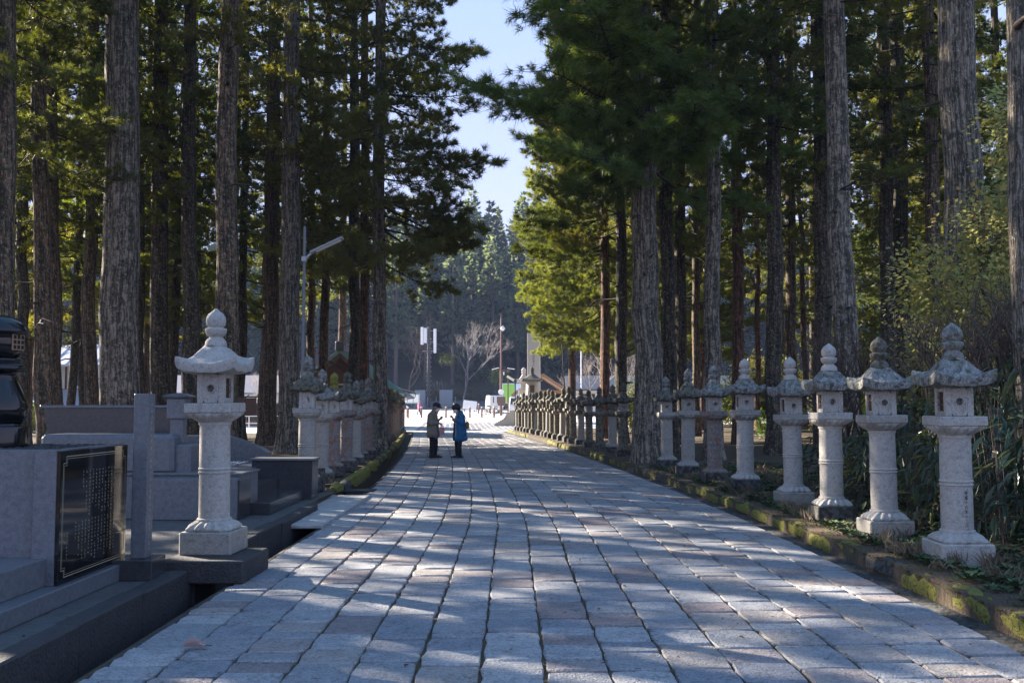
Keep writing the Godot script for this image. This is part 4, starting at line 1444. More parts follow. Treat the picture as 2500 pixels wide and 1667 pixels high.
# ---------------------------------------------------------------- tomb plots on the left
func build_tombs() -> void:
	# dark paving between the tombs and the ditch
	var r := []
	for i in 17:
		var z := 1.0 + i
		r.append(PackedVector3Array([Vector3(-14.0, 0.105, -z), Vector3(-6.0, 0.105, -z), Vector3(-3.02, 0.105, -z)]))
	var b := MB.new()
	b.grid(r, false, 1, 1, true)
	structure("tomb_paving", b.mesh(), mapped(T.concrete, Color(0.10, 0.10, 0.10), 0.6, 0.6, T.mid, 0.6))
	# the monument in the foreground
	var t := thing("memorial_monument", "granite memorial with a black inscribed slab and gravel on top", "monument", Vector3(-3.31, 0.105, -7.34))
	part("plinth_ledge", bx(Vector3(2.2, 0.135, 3.6), 0.008), M.tomb, t, Vector3(-1.04, 0, 0.32))
	part("corner_post", bx(Vector3(0.17, 0.985, 0.20), 0.005), M.tomb, t, Vector3(-0.115, 0.135, -0.10))
	part("front_panel", bx(Vector3(1.7, 0.985, 0.14), 0.004), M.tomb, t, Vector3(-1.055, 0.135, -0.13))
	part("core", bx(Vector3(1.85, 0.94, 1.05), 0.004), M.tomb, t, Vector3(-1.0, 0.135, -0.73))
	part("back_post", bx(Vector3(0.17, 0.985, 0.12), 0.005), M.tomb, t, Vector3(-0.115, 0.135, -1.21))
	part("top_rim", bx(Vector3(0.06, 0.05, 1.06), 0.004), M.tomb, t, Vector3(-0.06, 1.075, -0.73))
	var slab := part("inscribed_slab", bx(Vector3(0.03, 0.975, 1.265), 0.004), M.black, t, Vector3(-0.014, 0.140, -0.635))
	slab_print(slab)
	part("step", bx(Vector3(1.5, 0.20, 0.85), 0.006), M.tomb, t, Vector3(-0.84, 0.135, 0.42))
	var peb := MB.new()
	for i in 3:
		peb.lathe([[0.004, -0.010], [0.012 + 0.002 * i, -0.004], [0.014, 0.003], [0.007, 0.009], [0.001, 0.0095]], 6, Vector3.ZERO)
		break
	var at := []
	var cols := []
	for i in 3600:
		at.append(Transform3D(Basis.from_euler(Vector3(rr(-0.7, 0.7), rr(0, TAU), rr(-0.7, 0.7))).scaled(Vector3(rr(0.8, 1.5), rr(0.7, 1.2), rr(0.7, 1.3))), Vector3(rr(-1.8, -0.10), 1.083 + rr(0.0, 0.035), rr(-1.22, -0.24))))
		var k := rr(0.4, 1.0)
		cols.append(Color(k, k, k))
	var gm := plain(Color(0.035, 0.034, 0.034), 0.5)
	gm.vertex_color_use_as_albedo = true
	scatter("gravel", peb.mesh(), at, cols, t).material_override = gm
	# the black five-ring urn on it
	t = thing("black_urn", "polished black stone urn with a small lattice window, on the memorial", "urn", Vector3(-4.16, 1.222, -8.0))
	b = MB.new()
	b.lathe([[0.27, 0.0], [0.275, 0.01], [0.27, 0.15], [0.262, 0.165, 1], [0.22, 0.172, 1], [0.215, 0.185]], 48)
	part("foot", b.mesh(), M.black, t)
	b = MB.new()
	b.lathe([[0.20, 0.18], [0.235, 0.21], [0.258, 0.26], [0.262, 0.31], [0.248, 0.375], [0.215, 0.45], [0.180, 0.52], [0.165, 0.565], [0.172, 0.585, 1], [0.225, 0.600], [0.232, 0.628], [0.225, 0.655], [0.195, 0.668, 1], [0.20, 0.69], [0.205, 0.705], [0.15, 0.712, 1]], 48)
	part("bell_body", b.mesh(), M.black, t)
	b = MB.new()
	b.lathe([[0.15, 0.71], [0.18, 0.725], [0.205, 0.77], [0.212, 0.82], [0.208, 0.865], [0.214, 0.895, 1], [0.236, 0.91], [0.238, 0.93], [0.222, 0.97], [0.185, 1.015], [0.13, 1.045], [0.06, 1.06], [0.002, 1.063]], 48)
	part("head", b.mesh(), M.black, t)
	var w := part("window", bx(Vector3(0.012, 0.13, 0.13), 0.003), M.timber_pale, t, Vector3(0.202, 0.772, 0.045), Vector3(0, -0.25, 0))
	for i in 3:
		for j in 3:
			part("opening", bx(Vector3(0.006, 0.03, 0.03), 0.001), M.hole, w, Vector3(0.005, 0.01 + 0.04 * i, -0.042 + 0.042 * j))
	# the square stone post with its inscription
	t = thing("stone_post", "square grey granite post inscribed down one face, beside the memorial", "stone post", Vector3(-3.16, 0.105, -8.52), 0.03)
	part("base", bx(Vector3(0.34, 0.17, 0.36), 0.006), M.tomb_dark, t)
	part("shaft", bx(Vector3(0.125, 1.38, 0.165), 0.006), M.tomb, t, Vector3(0.02, 0.17, 0))
	write_column(t, "inscription", Vector3(0.0840, 1.46, 0.0), Vector3(0, PI / 2, 0), 0.046, "24", plain(Color(0.42, 0.41, 0.38), 0.8))
	# the tomb behind: stepped granite blocks
	t = thing("granite_tomb", "broad granite tomb block with sloped shoulders behind the memorial", "tomb", Vector3(-5.0, 0.105, -12.9))
	part("base_block", bx(Vector3(3.0, 0.56, 0.9), 0.01), M.tomb, t, Vector3(0.0, 0, -0.45))
	part("upper_block", bx(Vector3(1.75, 0.52, 0.7), 0.05), M.tomb, t, Vector3(-0.30, 0.56, -0.5))
	part("coping", bx(Vector3(3.05, 0.03, 0.95), 0.006), M.tomb, t, Vector3(0.0, 0.56, -0.45))
	# black headstone shaped like a trough
	t = thing("black_tombstone", "wide black headstone flaring upwards behind the granite tomb", "tombstone", Vector3(-6.0, 0.105, -14.6))
	b = MB.new()
	var pr := [Vector2(-0.62, 0), Vector2(0.9, 0), Vector2(1.1, 1.42), Vector2(-0.86, 1.42)]
	for s in [0.0, -0.42]:
		_fan(b, PackedVector3Array([Vector3(pr[0].x, pr[0].y, s), Vector3(pr[1].x, pr[1].y, s), Vector3(pr[2].x, pr[2].y, s), Vector3(pr[3].x, pr[3].y, s)]), Vector3(0, 0, 1 if s == 0.0 else -1))
	for i in 4:
		var p0 := Vector3(pr[i].x, pr[i].y, 0)
		var p1 := Vector3(pr[(i + 1) % 4].x, pr[(i + 1) % 4].y, 0)
		var mid := Vector3(0.1, 0.7, -0.2)
		b.away(p0, p1, p1 + Vector3(0, 0, -0.42), mid)
		b.away(p0, p1 + Vector3(0, 0, -0.42), p0 + Vector3(0, 0, -0.42), mid)
	part("stone", b.mesh(), M.tomb_dark, t)
	part("cap_edge", bx(Vector3(2.04, 0.045, 0.5), 0.01), M.tomb, t, Vector3(0.12, 1.42, -0.21))
	# little square lantern post of the tomb
	t = thing("tomb_lantern", "small square granite lantern post left of the solitary stone lantern", "lantern", Vector3(-4.46, 0.105, -13.35))
	part("foot", bx(Vector3(0.46, 0.95, 0.40), 0.03), M.tomb, t)
	part("neck", bx(Vector3(0.17, 0.36, 0.17), 0.006), M.tomb, t, Vector3(0, 0.95, 0))
	var hd := part("head", bx(Vector3(0.245, 0.27, 0.245), 0.008), M.tomb, t, Vector3(0, 1.28, 0))
	part("opening", bx(Vector3(0.012, 0.15, 0.11), 0.001), M.hole, hd, Vector3(0.119, 0.05, 0))
	b = MB.new()
	loft(b, [[0.13, 0.0, 0.0], [0.165, 0.012, 0.0], [0.168, 0.035, 0.0, true], [0.10, 0.06, 0.0, true], [0.01, 0.075, 0.0]], 16)
	part("cap", b.mesh(), M.tomb, t, Vector3(0, 1.55, 0))
	# low wall with a rounded shoulder
	t = thing("low_granite_wall", "low blue-grey granite wall with a sloping end behind the tombs", "wall", Vector3(-6.4, 0.105, -17.3))
	part("wall_block", bx(Vector3(3.1, 0.95, 0.3), 0.02), M.tomb, t, Vector3(-0.1, 0, 0))
	b = MB.new()
	var poly := [Vector2(0, 0), Vector2(0.75, 0), Vector2(0.75, 0.66), Vector2(0.62, 0.74), Vector2(0.2, 0.90), Vector2(0.0, 0.95)]
	for s in [0.15, -0.15]:
		var pv := PackedVector3Array()
		for p in poly:
			pv.append(Vector3(p.x, p.y, s))
		_fan(b, pv, Vector3(0, 0, signf(s)))
	for i in poly.size():
		var p0 := Vector3(poly[i].x, poly[i].y, 0.15)
		var p1 := Vector3(poly[(i + 1) % poly.size()].x, poly[(i + 1) % poly.size()].y, 0.15)
		b.away(p0, p1, p1 - Vector3(0, 0, 0.3), Vector3(0.35, 0.4, 0)); b.away(p0, p1 - Vector3(0, 0, 0.3), p0 - Vector3(0, 0, 0.3), Vector3(0.35, 0.4, 0))
	part("sloping_end", b.mesh(), M.tomb, t, Vector3(1.453, 0, 0))
	# second plot: retaining walls, steps of polished stone
	t = thing("tomb_terrace", "raised granite terrace with polished dark steps beside the ditch", "terrace", Vector3(-3.5, 0.105, -12.75))
	part("front_block", bx(Vector3(1.25, 0.53, 0.62), 0.012), M.tomb, t, Vector3(-0.62, 0, -0.31))
	part("polished_cheek", bx(Vector3(0.02, 0.50, 0.56), 0.004), M.tomb_dark, t, Vector3(0.014, 0.01, -0.31))
	part("terrace_floor", bx(Vector3(3.6, 0.50, 3.6), 0.008), M.tomb, t, Vector3(-2.3, 0, -2.45))
	part("lower_step", bx(Vector3(0.5, 0.16, 2.2), 0.006), M.tomb_dark, t, Vector3(0.02, 0, -1.75))
	part("upper_step", bx(Vector3(0.34, 0.33, 2.2), 0.006), M.tomb_dark, t, Vector3(-0.32, 0, -1.75))
	part("back_block", bx(Vector3(0.95, 0.60, 0.5), 0.010), M.tomb_dark, t, Vector3(-0.10, 0, -3.15))
	part("back_coping", bx(Vector3(1.0, 0.035, 0.55), 0.006), M.tomb, t, Vector3(-0.10, 0.60, -3.15))
	part("gate_post", bx(Vector3(0.12, 0.42, 0.14), 0.01), M.mould, t, Vector3(0.24, -0.02, -4.35))
	var gp := []
	var gc := []
	for i in 2600:
		gp.append(Transform3D(Basis.from_euler(Vector3(rr(-0.7, 0.7), rr(0, TAU), rr(-0.7, 0.7))).scaled(Vector3.ONE * rr(0.8, 1.6)), Vector3(rr(-3.4, -0.9), 0.505 + rr(0.0, 0.02), rr(-4.1, -2.2))))
		var k := rr(6.0, 14.0)
		gc.append(Color(k, k, k))
	scatter("white_gravel", peb.mesh(), gp, gc, t).material_override = gm
	# the concrete slab across the ditch
	t = thing("ditch_slab", "pale concrete slab laid across the ditch before the polished steps", "slab", Vector3(-2.98, -0.02, -15.1))
	part("slab", bx(Vector3(1.08, 0.055, 4.35), 0.012), M.concrete, t)
	t = thing("ditch_grating", "dark iron grating over the ditch beyond the concrete slab", "grating", Vector3(-2.80, -0.01, -18.5))
	for i in 9:
		part("bar", bx(Vector3(0.55, 0.03, 0.018), 0.003), M.dark_metal, t, Vector3(0, 0, -0.24 + 0.06 * i))
	# small sign board on a thin post among the trunks
	t = thing("notice_board", "small brown notice board on a thin post behind the lantern", "notice board", Vector3(-6.1, 0.2, -22.6))
	part("post", bx(Vector3(0.035, 1.5, 0.035), 0.004), M.dark_metal, t)
	part("board", bx(Vector3(0.42, 0.40, 0.03), 0.006), M.timber, t, Vector3(0.1, 1.15, 0.035))
	var rf := part("little_roof", bx(Vector3(0.5, 0.03, 0.09), 0.004), M.dark_metal, t, Vector3(0.1, 1.56, 0.03))

func slab_print(slab: Node3D) -> void:   # gilt lines and columns of worn gilt writing on the black slab
	var b := MB.new()
	var x := 0.0158
	var line := func(y0: float, z0: float, y1: float, z1: float, w: float) -> void:
		var a := Vector3(x, y0, z0)
		var c := Vector3(x, y1, z1)
		var d := (c - a).normalized()
		var s := Vector3(1, 0, 0).cross(d) * w * 0.5
		b.away(a - s, c - s, c + s, a + Vector3(-1, 0, 0)); b.away(a - s, c + s, a + s, a + Vector3(-1, 0, 0))
	var zn := 0.585
	for e in [[0.045, 0.0, 0.006], [0.062, 0.016, 0.003]]:
		var m: float = e[0]
		var y0 := m
		var y1 := 0.975 - m
		var z0 := -0.6325 + m * 0.9
		var z1 := 0.6325 - m * 0.9
		var n := 0.05
		line.call(y0, z0 + n, y0, z1 - n, e[2]); line.call(y1, z0 + n, y1, z1 - n, e[2])
		line.call(y0 + n, z0, y1 - n, z0, e[2]); line.call(y0 + n, z1, y1 - n, z1, e[2])
		for cy in [y0, y1]:
			for cz in [z0, z1]:
				var sy: float = n if cy == y0 else -n
				var sz: float = n if cz == z0 else -n
				line.call(cy + sy, cz, cy + sy, cz + sz, e[2]); line.call(cy, cz + sz, cy + sy, cz + sz, e[2])
	part("gilt_frame", b.mesh(), M.gold, slab)
	b = MB.new()
	var r2 := RandomNumberGenerator.new()
	r2.seed = 12
	var s := 0.0235
	for block in [[0.80, 11, 13], [0.42, 13, 12]]:
		for c in block[1]:
			var rows: int = block[2] - r2.randi_range(0, 2)
			if c == block[1] - 1:
				rows = 5
			for k in rows:
				if r2.randf() < 0.06:
					continue
				glyph(b, "worn%d" % r2.randi_range(0, 60), Vector3(x, block[0] - k * s * 1.18, -0.36 + c * 0.060), s, Vector3(0, 0, -1), Vector3.UP, 0.10)
	for k in 8:
		glyph(b, "worn%d" % (k + 70), Vector3(x, 0.36 - k * 0.026, 0.50), 0.02, Vector3(0, 0, -1), Vector3.UP, 0.10)
	part("gilt_writing", b.mesh(), M.gold, slab)

# ---------------------------------------------------------------- buildings beyond the wood
func gable_mesh(w: float, d: float, h: float, over: float, th: float) -> Mesh:   # ridge along x, eaves at y = 0
	var b := MB.new()
	var hw := w * 0.5 + over
	for s in [-1, 1]:
		var e := Vector3(0, -over * h / (d * 0.5), s * (d * 0.5 + over))
		var top := Vector3(0, h, 0)
		var a := Vector3(-hw, 0, 0) + e
		var c := Vector3(hw, 0, 0) + e
		var p := [a, c, Vector3(hw, h, 0), Vector3(-hw, h, 0)]
		var up := Vector3(0, th, 0)
		var m: Vector3 = (p[0] + p[2]) * 0.5 + up * 0.5
		b.away(p[0] + up, p[1] + up, p[2] + up, m); b.away(p[0] + up, p[2] + up, p[3] + up, m)
		b.away(p[0], p[1], p[2], m); b.away(p[0], p[2], p[3], m)
		for i in 4:
			if i == 2:
				continue
			var q0: Vector3 = p[i]
			var q1: Vector3 = p[(i + 1) % 4]
			b.away(q0, q1, q1 + up, m); b.away(q0, q1 + up, q0 + up, m)
	return b.mesh()

func seams(parent: Node3D, w: float, d: float, h: float, over: float, th: float, n: int, mat: Material) -> void:   # the raised seams of a sheet roof
	var slope := Vector2(d * 0.5 + over, h + over * h / (d * 0.5)).length()
	for i in n:
		for s in [-1, 1]:
			var x := lerpf(-w * 0.5 - over + 0.05, w * 0.5 + over - 0.05, i / float(n - 1))
			var e := Vector3(x, th - over * h / (d * 0.5) + 0.02, s * (d * 0.5 + over))
			var top := Vector3(x, h + th + 0.02, 0)
			var b := MB.new()
			b.rect_path(e, top, 0.06, 0.05)
			part("seam", b.mesh(), mat, parent)

func window(parent: Node3D, at: Vector3, w: float, h: float, turn := 0.0, frame: Material = null, bars := 1) -> void:
	var f := part("window", bx(Vector3(w, 0.06, 0.08), 0.005), frame if frame else M.timber, parent, at, Vector3(0, turn, 0))
	part("frame", bx(Vector3(w, 0.06, 0.08), 0.005), frame if frame else M.timber, f, Vector3(0, h, 0))
	for i in bars + 2:
		part("frame", bx(Vector3(0.05, h - 0.06, 0.07), 0.004), frame if frame else M.timber, f, Vector3(lerpf(-w * 0.5 + 0.025, w * 0.5 - 0.025, i / float(bars + 1)), 0.06, 0))
	part("pane", bx(Vector3(w - 0.06, h - 0.06, 0.02), 0.0), M.glass, f, Vector3(0, 0.06, 0))

func build_buildings() -> void:
	# two-storey shop with awnings behind the left wood
	var t := thing("shop_house", "pale two-storey shop with a light metal roof and brown awnings behind the left wood", "building", Vector3(-31.5, rise(64.0), -66.0), 0.12)
	part("wall", bx(Vector3(9.5, 4.4, 6.0), 0.01), M.plaster, t)
	var rf := part("roof", gable_mesh(9.5, 6.0, 1.15, 0.8, 0.14), M.roof_light, t, Vector3(0, 4.4, 0))
	seams(rf, 9.5, 6.0, 1.15, 0.8, 0.14, 14, M.roof_light)
	for i in 5:
		window(t, Vector3(-3.6 + 1.8 * i, 2.9, 3.02), 1.1, 1.05)
	for i in 3:
		window(t, Vector3(-3.0 + 3.0 * i, 0.3, 3.02), 1.9, 1.7)
	window(t, Vector3(4.77, 2.9, 0.6), 1.1, 1.05, PI / 2)
	for i in 6:
		part("wall_post", bx(Vector3(0.12, 4.3, 0.05), 0.005), M.timber, t, Vector3(-4.6 + 1.84 * i, 0.05, 3.02))
	part("wall_beam", bx(Vector3(9.5, 0.16, 0.06), 0.005), M.timber, t, Vector3(0, 2.55, 3.035))
	var aw := MB.new()
	aw.box(Vector3(10.6, 0.07, 2.3), Vector3.ZERO, 0.01)
	var a := part("awning", aw.mesh(), plain(Color(0.30, 0.29, 0.33), 0.6), t, Vector3(0.3, 2.15, 4.0), Vector3(0.48, 0, 0))
	part("awning_valance", bx(Vector3(10.6, 0.45, 0.05), 0.005), plain(Color(0.17, 0.10, 0.085), 0.8), t, Vector3(0.3, 1.22, 5.02))
	for i in 4:
		part("awning_post", bx(Vector3(0.09, 1.3, 0.09), 0.008), M.timber, t, Vector3(-4.6 + 3.2 * i, 0, 4.9))
	t = thing("hanging_sign", "small upright shop sign with dark letters on its white face, by the two-storey shop", "sign", Vector3(-26.2, rise(64.0), -62.4), 0.1)
	part("post", bx(Vector3(0.1, 3.4, 0.1), 0.01), M.dark_metal, t, Vector3(0.55, 0, 0))
	part("bracket", bx(Vector3(0.9, 0.06, 0.06), 0.005), M.dark_metal, t, Vector3(0.2, 3.3, 0))
	var bd := part("board", bx(Vector3(0.7, 0.95, 0.08), 0.01), M.white, t, Vector3(0, 2.3, 0))
	var gb := MB.new()
	for i in 2:
		glyph(gb, ["no", "ge"][i], Vector3(0, 0.70 - 0.44 * i, 0.042), 0.40, Vector3.RIGHT, Vector3.UP, 0.13)
	part("lettering", gb.mesh(), M.ink, bd)
	# low shop with the white lettered board
	t = thing("low_shop", "long low shop with a white name board, seen between the cedars", "building", Vector3(-21.5, rise(78.0), -79.0), 0.05)
	part("wall", bx(Vector3(9.0, 2.7, 5.0), 0.01), plain(Color(0.20, 0.15, 0.12), 0.9), t)
	part("roof", gable_mesh(9.0, 5.0, 1.1, 0.7, 0.14), plain(Color(0.26, 0.25, 0.27), 0.6), t, Vector3(0, 2.7, 0))
	bd = part("name_board", bx(Vector3(4.4, 0.72, 0.08), 0.01), M.white, t, Vector3(1.6, 1.75, 2.56))
	gb = MB.new()
	for i in 3:
		glyph(gb, ["ku", "na", "ge"][i], Vector3(-0.55 + 0.85 * i, 0.36, 0.042), 0.52, Vector3.RIGHT, Vector3.UP, 0.14)
	part("lettering", gb.mesh(), M.ink, bd)
	for i in 4:
		window(t, Vector3(-3.2 + 2.1 * i, 0.3, 2.53), 1.7, 1.35, 0.0, M.timber_pale)
	# white railing before it
	t = thing("white_railing", "low white pipe railing in the sun behind the left wood", "railing", Vector3(-18.0, rise(66.0), -66.0))
	for i in 13:
		part("post", bx(Vector3(0.05, 0.95, 0.05), 0.005), M.white, t, Vector3(-3.6 + 0.6 * i, 0, 0))
	for h in [0.45, 0.92]:
		part("rail", bx(Vector3(7.3, 0.05, 0.05), 0.005), M.white, t, Vector3(0, h, 0.05))
	t = thing("picket_fence", "brown post-and-rail fence at the left edge of the wood", "fence", Vector3(-24.0, ground_y(-24.0, 52.0), -52.0))
	for i in 12:
		part("post", bx(Vector3(0.09, 1.0, 0.09), 0.01), M.timber_pale, t, Vector3(-5.5 + i, -0.05, 0))
	for h in [0.4, 0.8]:
		part("rail", bx(Vector3(11.4, 0.08, 0.06), 0.01), M.timber_pale, t, Vector3(0, h, 0.08))
	# temple-style rest hall with green copper roof
	t = thing("rest_hall", "timber hall with a green copper gabled roof behind the left lantern row", "building", Vector3(-9.75, rise(60.0) - 0.02, -60.0), PI / 2 + 0.02)
	part("wall", bx(Vector3(7.0, 2.9, 4.2), 0.01), M.plaster, t)
	var ww := 5.4
	var gm := gable_mesh(7.0, 4.2, 1.7, 0.8, 0.18)
	rf = part("roof", gm, M.copper, t, Vector3(0, 2.9, 0))
	seams(rf, 7.0, 4.2, 1.7, 0.8, 0.18, 20, M.copper)
	part("ridge", bx(Vector3(8.7, 0.32, 0.34), 0.03), M.tile, rf, Vector3(0, 1.82, 0))
	for s in [-1, 1]:
		part("ridge_end", bx(Vector3(0.14, 0.55, 0.5), 0.05), M.tile, rf, Vector3(s * 4.35, 1.8, 0))
		var bb := MB.new()
		bb.rect_path(Vector3(s * 4.22, 1.62, 0), Vector3(s * 4.22, -0.70, 2.9), 0.10, 0.34)
		bb.rect_path(Vector3(s * 4.22, 1.62, 0), Vector3(s * 4.22, -0.70, -2.9), 0.10, 0.34)
		part("barge_board", bb.mesh(), M.timber, rf)
		var gw := MB.new()
		var tri := PackedVector3Array([Vector3(s * 3.52, 0.0, -2.1), Vector3(s * 3.52, 0.0, 2.1), Vector3(s * 3.52, 1.68, 0)])
		_fan(gw, tri, Vector3(s, 0, 0))
		part("gable_wall", gw.mesh(), M.timber, t, Vector3(0, 2.9, 0))
		for i in 4:
			part("wall_post", bx(Vector3(0.08, 2.9, 0.18), 0.01), M.timber, t, Vector3(s * 3.52, 0, -2.0 + 1.33 * i))
		part("tie_beam", bx(Vector3(0.10, 0.26, 4.4), 0.01), M.timber, t, Vector3(s * 3.55, 2.55, 0))
	# tiled house with a canopy on a post
	t = thing("tiled_house", "low house with dark tiled roof right of the flecked cedar", "building", Vector3(-10.6, rise(72.0), -73.0), 0.0)
	part("wall", bx(Vector3(4.6, 2.6, 6.0), 0.01), plain(Color(0.36, 0.27, 0.20), 0.9), t)
	part("roof", gable_mesh(6.0, 4.6, 1.45, 0.75, 0.16), M.tile, t, Vector3(0, 2.6, 0), Vector3(0, PI / 2, 0))
	for i in 5:
		part("wall_post", bx(Vector3(0.12, 2.6, 0.05), 0.005), M.timber, t, Vector3(-2.2 + 1.1 * i, 0, 3.03))
	for i in 4:
		window(t, Vector3(-1.65 + 1.1 * i, 0.8, 3.03), 0.85, 1.3, 0.0, M.timber_pale)
	t = thing("canopy", "lean-to canopy roof on a single dark post at the end of the left lantern row", "canopy", Vector3(-7.5, rise(71.0), -71.0))
	var cb := MB.new()
	cb.rect_path(Vector3(-1.9, 3.15, 0.9), Vector3(0.85, 2.45, 0.9), 0.0001 + 2.6, 0.10)
	part("roof_sheet", cb.mesh(), M.tile, t)
	part("post", bx(Vector3(0.13, 2.62, 0.13), 0.01), M.brown_metal, t, Vector3(0.0, 0, 1.9))
	cb = MB.new()
	cb.rect_path(Vector3(0.0, 2.0, 1.9), Vector3(0.75, 2.15, 1.9), 0.05, 0.05)
	cb.rect_path(Vector3(0.75, 2.15, 1.9), Vector3(0.82, 2.42, 1.9), 0.05, 0.05)
	part("drain_pipe", cb.mesh(), M.dark_metal, t)
	# right: open pavilion with brown gabled roof
	t = thing("wooden_pavilion", "open wooden pavilion with a brown gabled roof behind the far lanterns", "pavilion", Vector3(2.6, rise(84.0), -86.0), PI / 2)
	part("roof", gable_mesh(4.0, 4.2, 1.35, 0.55, 0.16), M.timber_pale, t, Vector3(0, 2.6, 0))
	for sx in [-1, 1]:
		for sz in [-1, 1]:
			part("post", bx(Vector3(0.2, 2.7, 0.2), 0.015), M.timber_pale, t, Vector3(sx * 1.7, 0, sz * 1.85))
		part("tie_beam", bx(Vector3(0.18, 0.24, 4.4), 0.015), M.timber_pale, t, Vector3(sx * 1.7, 2.5, 0))
		var bp := MB.new()
		bp.rect_path(Vector3(sx * 2.5, 1.5, 0), Vector3(sx * 2.5, -0.2, 2.6), 0.08, 0.25)
		bp.rect_path(Vector3(sx * 2.5, 1.5, 0), Vector3(sx * 2.5, -0.2, -2.6), 0.08, 0.25)
		part("barge_board", bp.mesh(), M.timber_pale, t, Vector3(0, 2.5, 0))
	# low far buildings on the right behind the bare cherries
	t = thing("long_low_building", "long pale building with a grey roof behind the bare cherries", "building", Vector3(14.0, rise(100.0), -102.0))
	part("wall", bx(Vector3(16.0, 2.7, 6.0), 0.01), M.plaster, t)
	part("roof", gable_mesh(16.0, 6.0, 1.2, 0.6, 0.15), M.tile, t, Vector3(0, 2.7, 0))
	for i in 6:
		window(t, Vector3(-6.5 + 2.6 * i, 0.9, 3.03), 1.5, 1.2)

func build_plaza_things() -> void:
	# street lamp on the left
	var t := thing("street_lamp", "tall grey street lamp with a slanting flat head among the left cedars", "street lamp", Vector3(-4.63, ground_y(-4.63, 22.0), -22.0))
	var b := MB.new()
	b.lathe([[0.050, -0.1], [0.050, 2.2], [0.038, 2.25], [0.033, 5.44], [0.01, 5.46]], 14)
	part("pole", b.mesh(), plain(Color(0.15, 0.16, 0.175), 0.5), t)
	b = MB.new()
	b.rect_path(Vector3(0.02, 4.72, 0), Vector3(0.16, 4.86, 0), 0.05, 0.05)
	part("arm", b.mesh(), M.steel, t)
	b = MB.new()
	b.box(Vector3(0.80, 0.055, 0.22), Vector3.ZERO, 0.015)
	var h := part("lamp_head", b.mesh(), plain(Color(0.30, 0.31, 0.33), 0.5), t, Vector3(0.50, 5.03, 0), Vector3(0.0, 0.0, 0.44))
	part("lamp_lens", bx(Vector3(0.6, 0.012, 0.16), 0.003), M.lens, h, Vector3(0.03, -0.04, 0))
	part("clamp", bx(Vector3(0.11, 0.12, 0.11), 0.01), M.steel, t, Vector3(0, 4.66, 0))
	# bollards
	var spots := [[-8.61, 95.0], [-6.29, 95.0], [-6.06, 104.0], [-4.01, 95.0], [-3.48, 104.0], [-2.87, 95.0], [-2.23, 104.0], [-1.71, 95.0], [-10.2, 97.0], [-9.8, 94.0], [-4.9, 112.0], [-7.7, 103.0]]
	spots.sort_custom(func(a, c): return a[0] / a[1] < c[0] / c[1])
	var cap := MB.new()
	cap.lathe([[0.085, 0.0], [0.085, 0.92], [0.075, 0.94, 1], [0.075, 0.97]], 12)
	var pm := cap.mesh()
	cap = MB.new()
	cap.lathe([[0.09, 0.97], [0.09, 1.02], [0.06, 1.05], [0.001, 1.06]], 12)
	var cm := cap.mesh()
	for i in spots.size():
		t = thing("bollard", "brown bollard on the sunlit plaza, %s from the left" % ordw(i), "bollard", Vector3(spots[i][0], rise(spots[i][1]), -spots[i][1]), 0.0, "brown bollards across the plaza")
		part("post", pm, M.brown_metal, t)
		part("cap", cm, M.roof_light, t)
	# lamp mast with cameras
	t = thing("lamp_mast", "tall brown lamp mast with floodlights, cameras and boxes on the plaza", "lamp post", Vector3(-1.1, rise(100.0), -100.0))
	b = MB.new()
	b.lathe([[0.13, 0.0], [0.13, 4.5], [0.10, 4.6], [0.085, 9.6], [0.02, 9.9], [0.008, 10.4]], 12)
	part("mast", b.mesh(), M.brown_metal, t)
	b = MB.new()
	b.lathe([[0.26, 0.0], [0.24, 0.04], [0.12, 0.24], [0.05, 0.34]], 12)
	part("lamp_shade", b.mesh(), M.white, t, Vector3(0.16, 8.7, 0.05))
	b = MB.new()
	b.lathe([[0.05, 0.0], [0.15, 0.06], [0.2, 0.2]], 12)
	part("lamp_glass", b.mesh(), M.lens, t, Vector3(0.16, 8.5, 0.05))
	part("cross_arm", bx(Vector3(1.5, 0.08, 0.08), 0.01), M.brown_metal, t, Vector3(0.2, 4.5, 0.15))
	for x in [-0.55, 1.0]:
		part("floodlight", bx(Vector3(0.75, 0.07, 0.3), 0.02), M.white, t, Vector3(x, 4.66, 0.15), Vector3(0, 0, 0.25 if x < 0 else -0.12))
	part("camera", bx(Vector3(0.12, 0.34, 0.14), 0.03), M.white, t, Vector3(0.28, 4.05, 0.15))
	part("bracket", bx(Vector3(0.34, 0.1, 0.1), 0.01), M.brown_metal, t, Vector3(0.7, 4.35, 0.15))
	b = MB.new()
	b.lathe([[0.27, -0.02], [0.28, 0.0], [0.27, 0.02]], 20)
	part("round_sign", b.mesh(), M.white, t, Vector3(0.02, 2.35, 0.18), Vector3(PI / 2, 0, 0))
	part("sign_plate", bx(Vector3(0.34, 0.40, 0.03), 0.004), M.white, t, Vector3(0.02, 1.62, 0.17))
	part("cabinet", bx(Vector3(0.8, 0.9, 0.3), 0.02), M.brown_metal, t, Vector3(0.05, 0.98, 0.2))
	for x in [-0.55, -0.95]:
		part("meter_box", bx(Vector3(0.3, 1.0, 0.25), 0.02), plain(Color(0.55, 0.55, 0.55), 0.5), t, Vector3(x, 0.95, 0.15))
	# sign post beside it
	t = thing("signpost", "brown post with a slanting yellow-edged sign blade right of the lamp mast", "signpost", Vector3(-0.39, rise(98.0), -98.0))
	part("post", bx(Vector3(0.13, 3.6, 0.13), 0.01), M.brown_metal, t)
	b = MB.new()
	b.rect_path(Vector3(-0.1, 3.95, 0.09), Vector3(0.85, 3.35, 0.09), 0.05, 0.24)
	part("sign_blade", b.mesh(), plain(Color(0.62, 0.58, 0.42), 0.6), t)
	t = thing("lantern_post", "slim dark post with a small box lamp left of the far lantern row's end", "lamp post", Vector3(0.24, rise(74.0), -74.0))
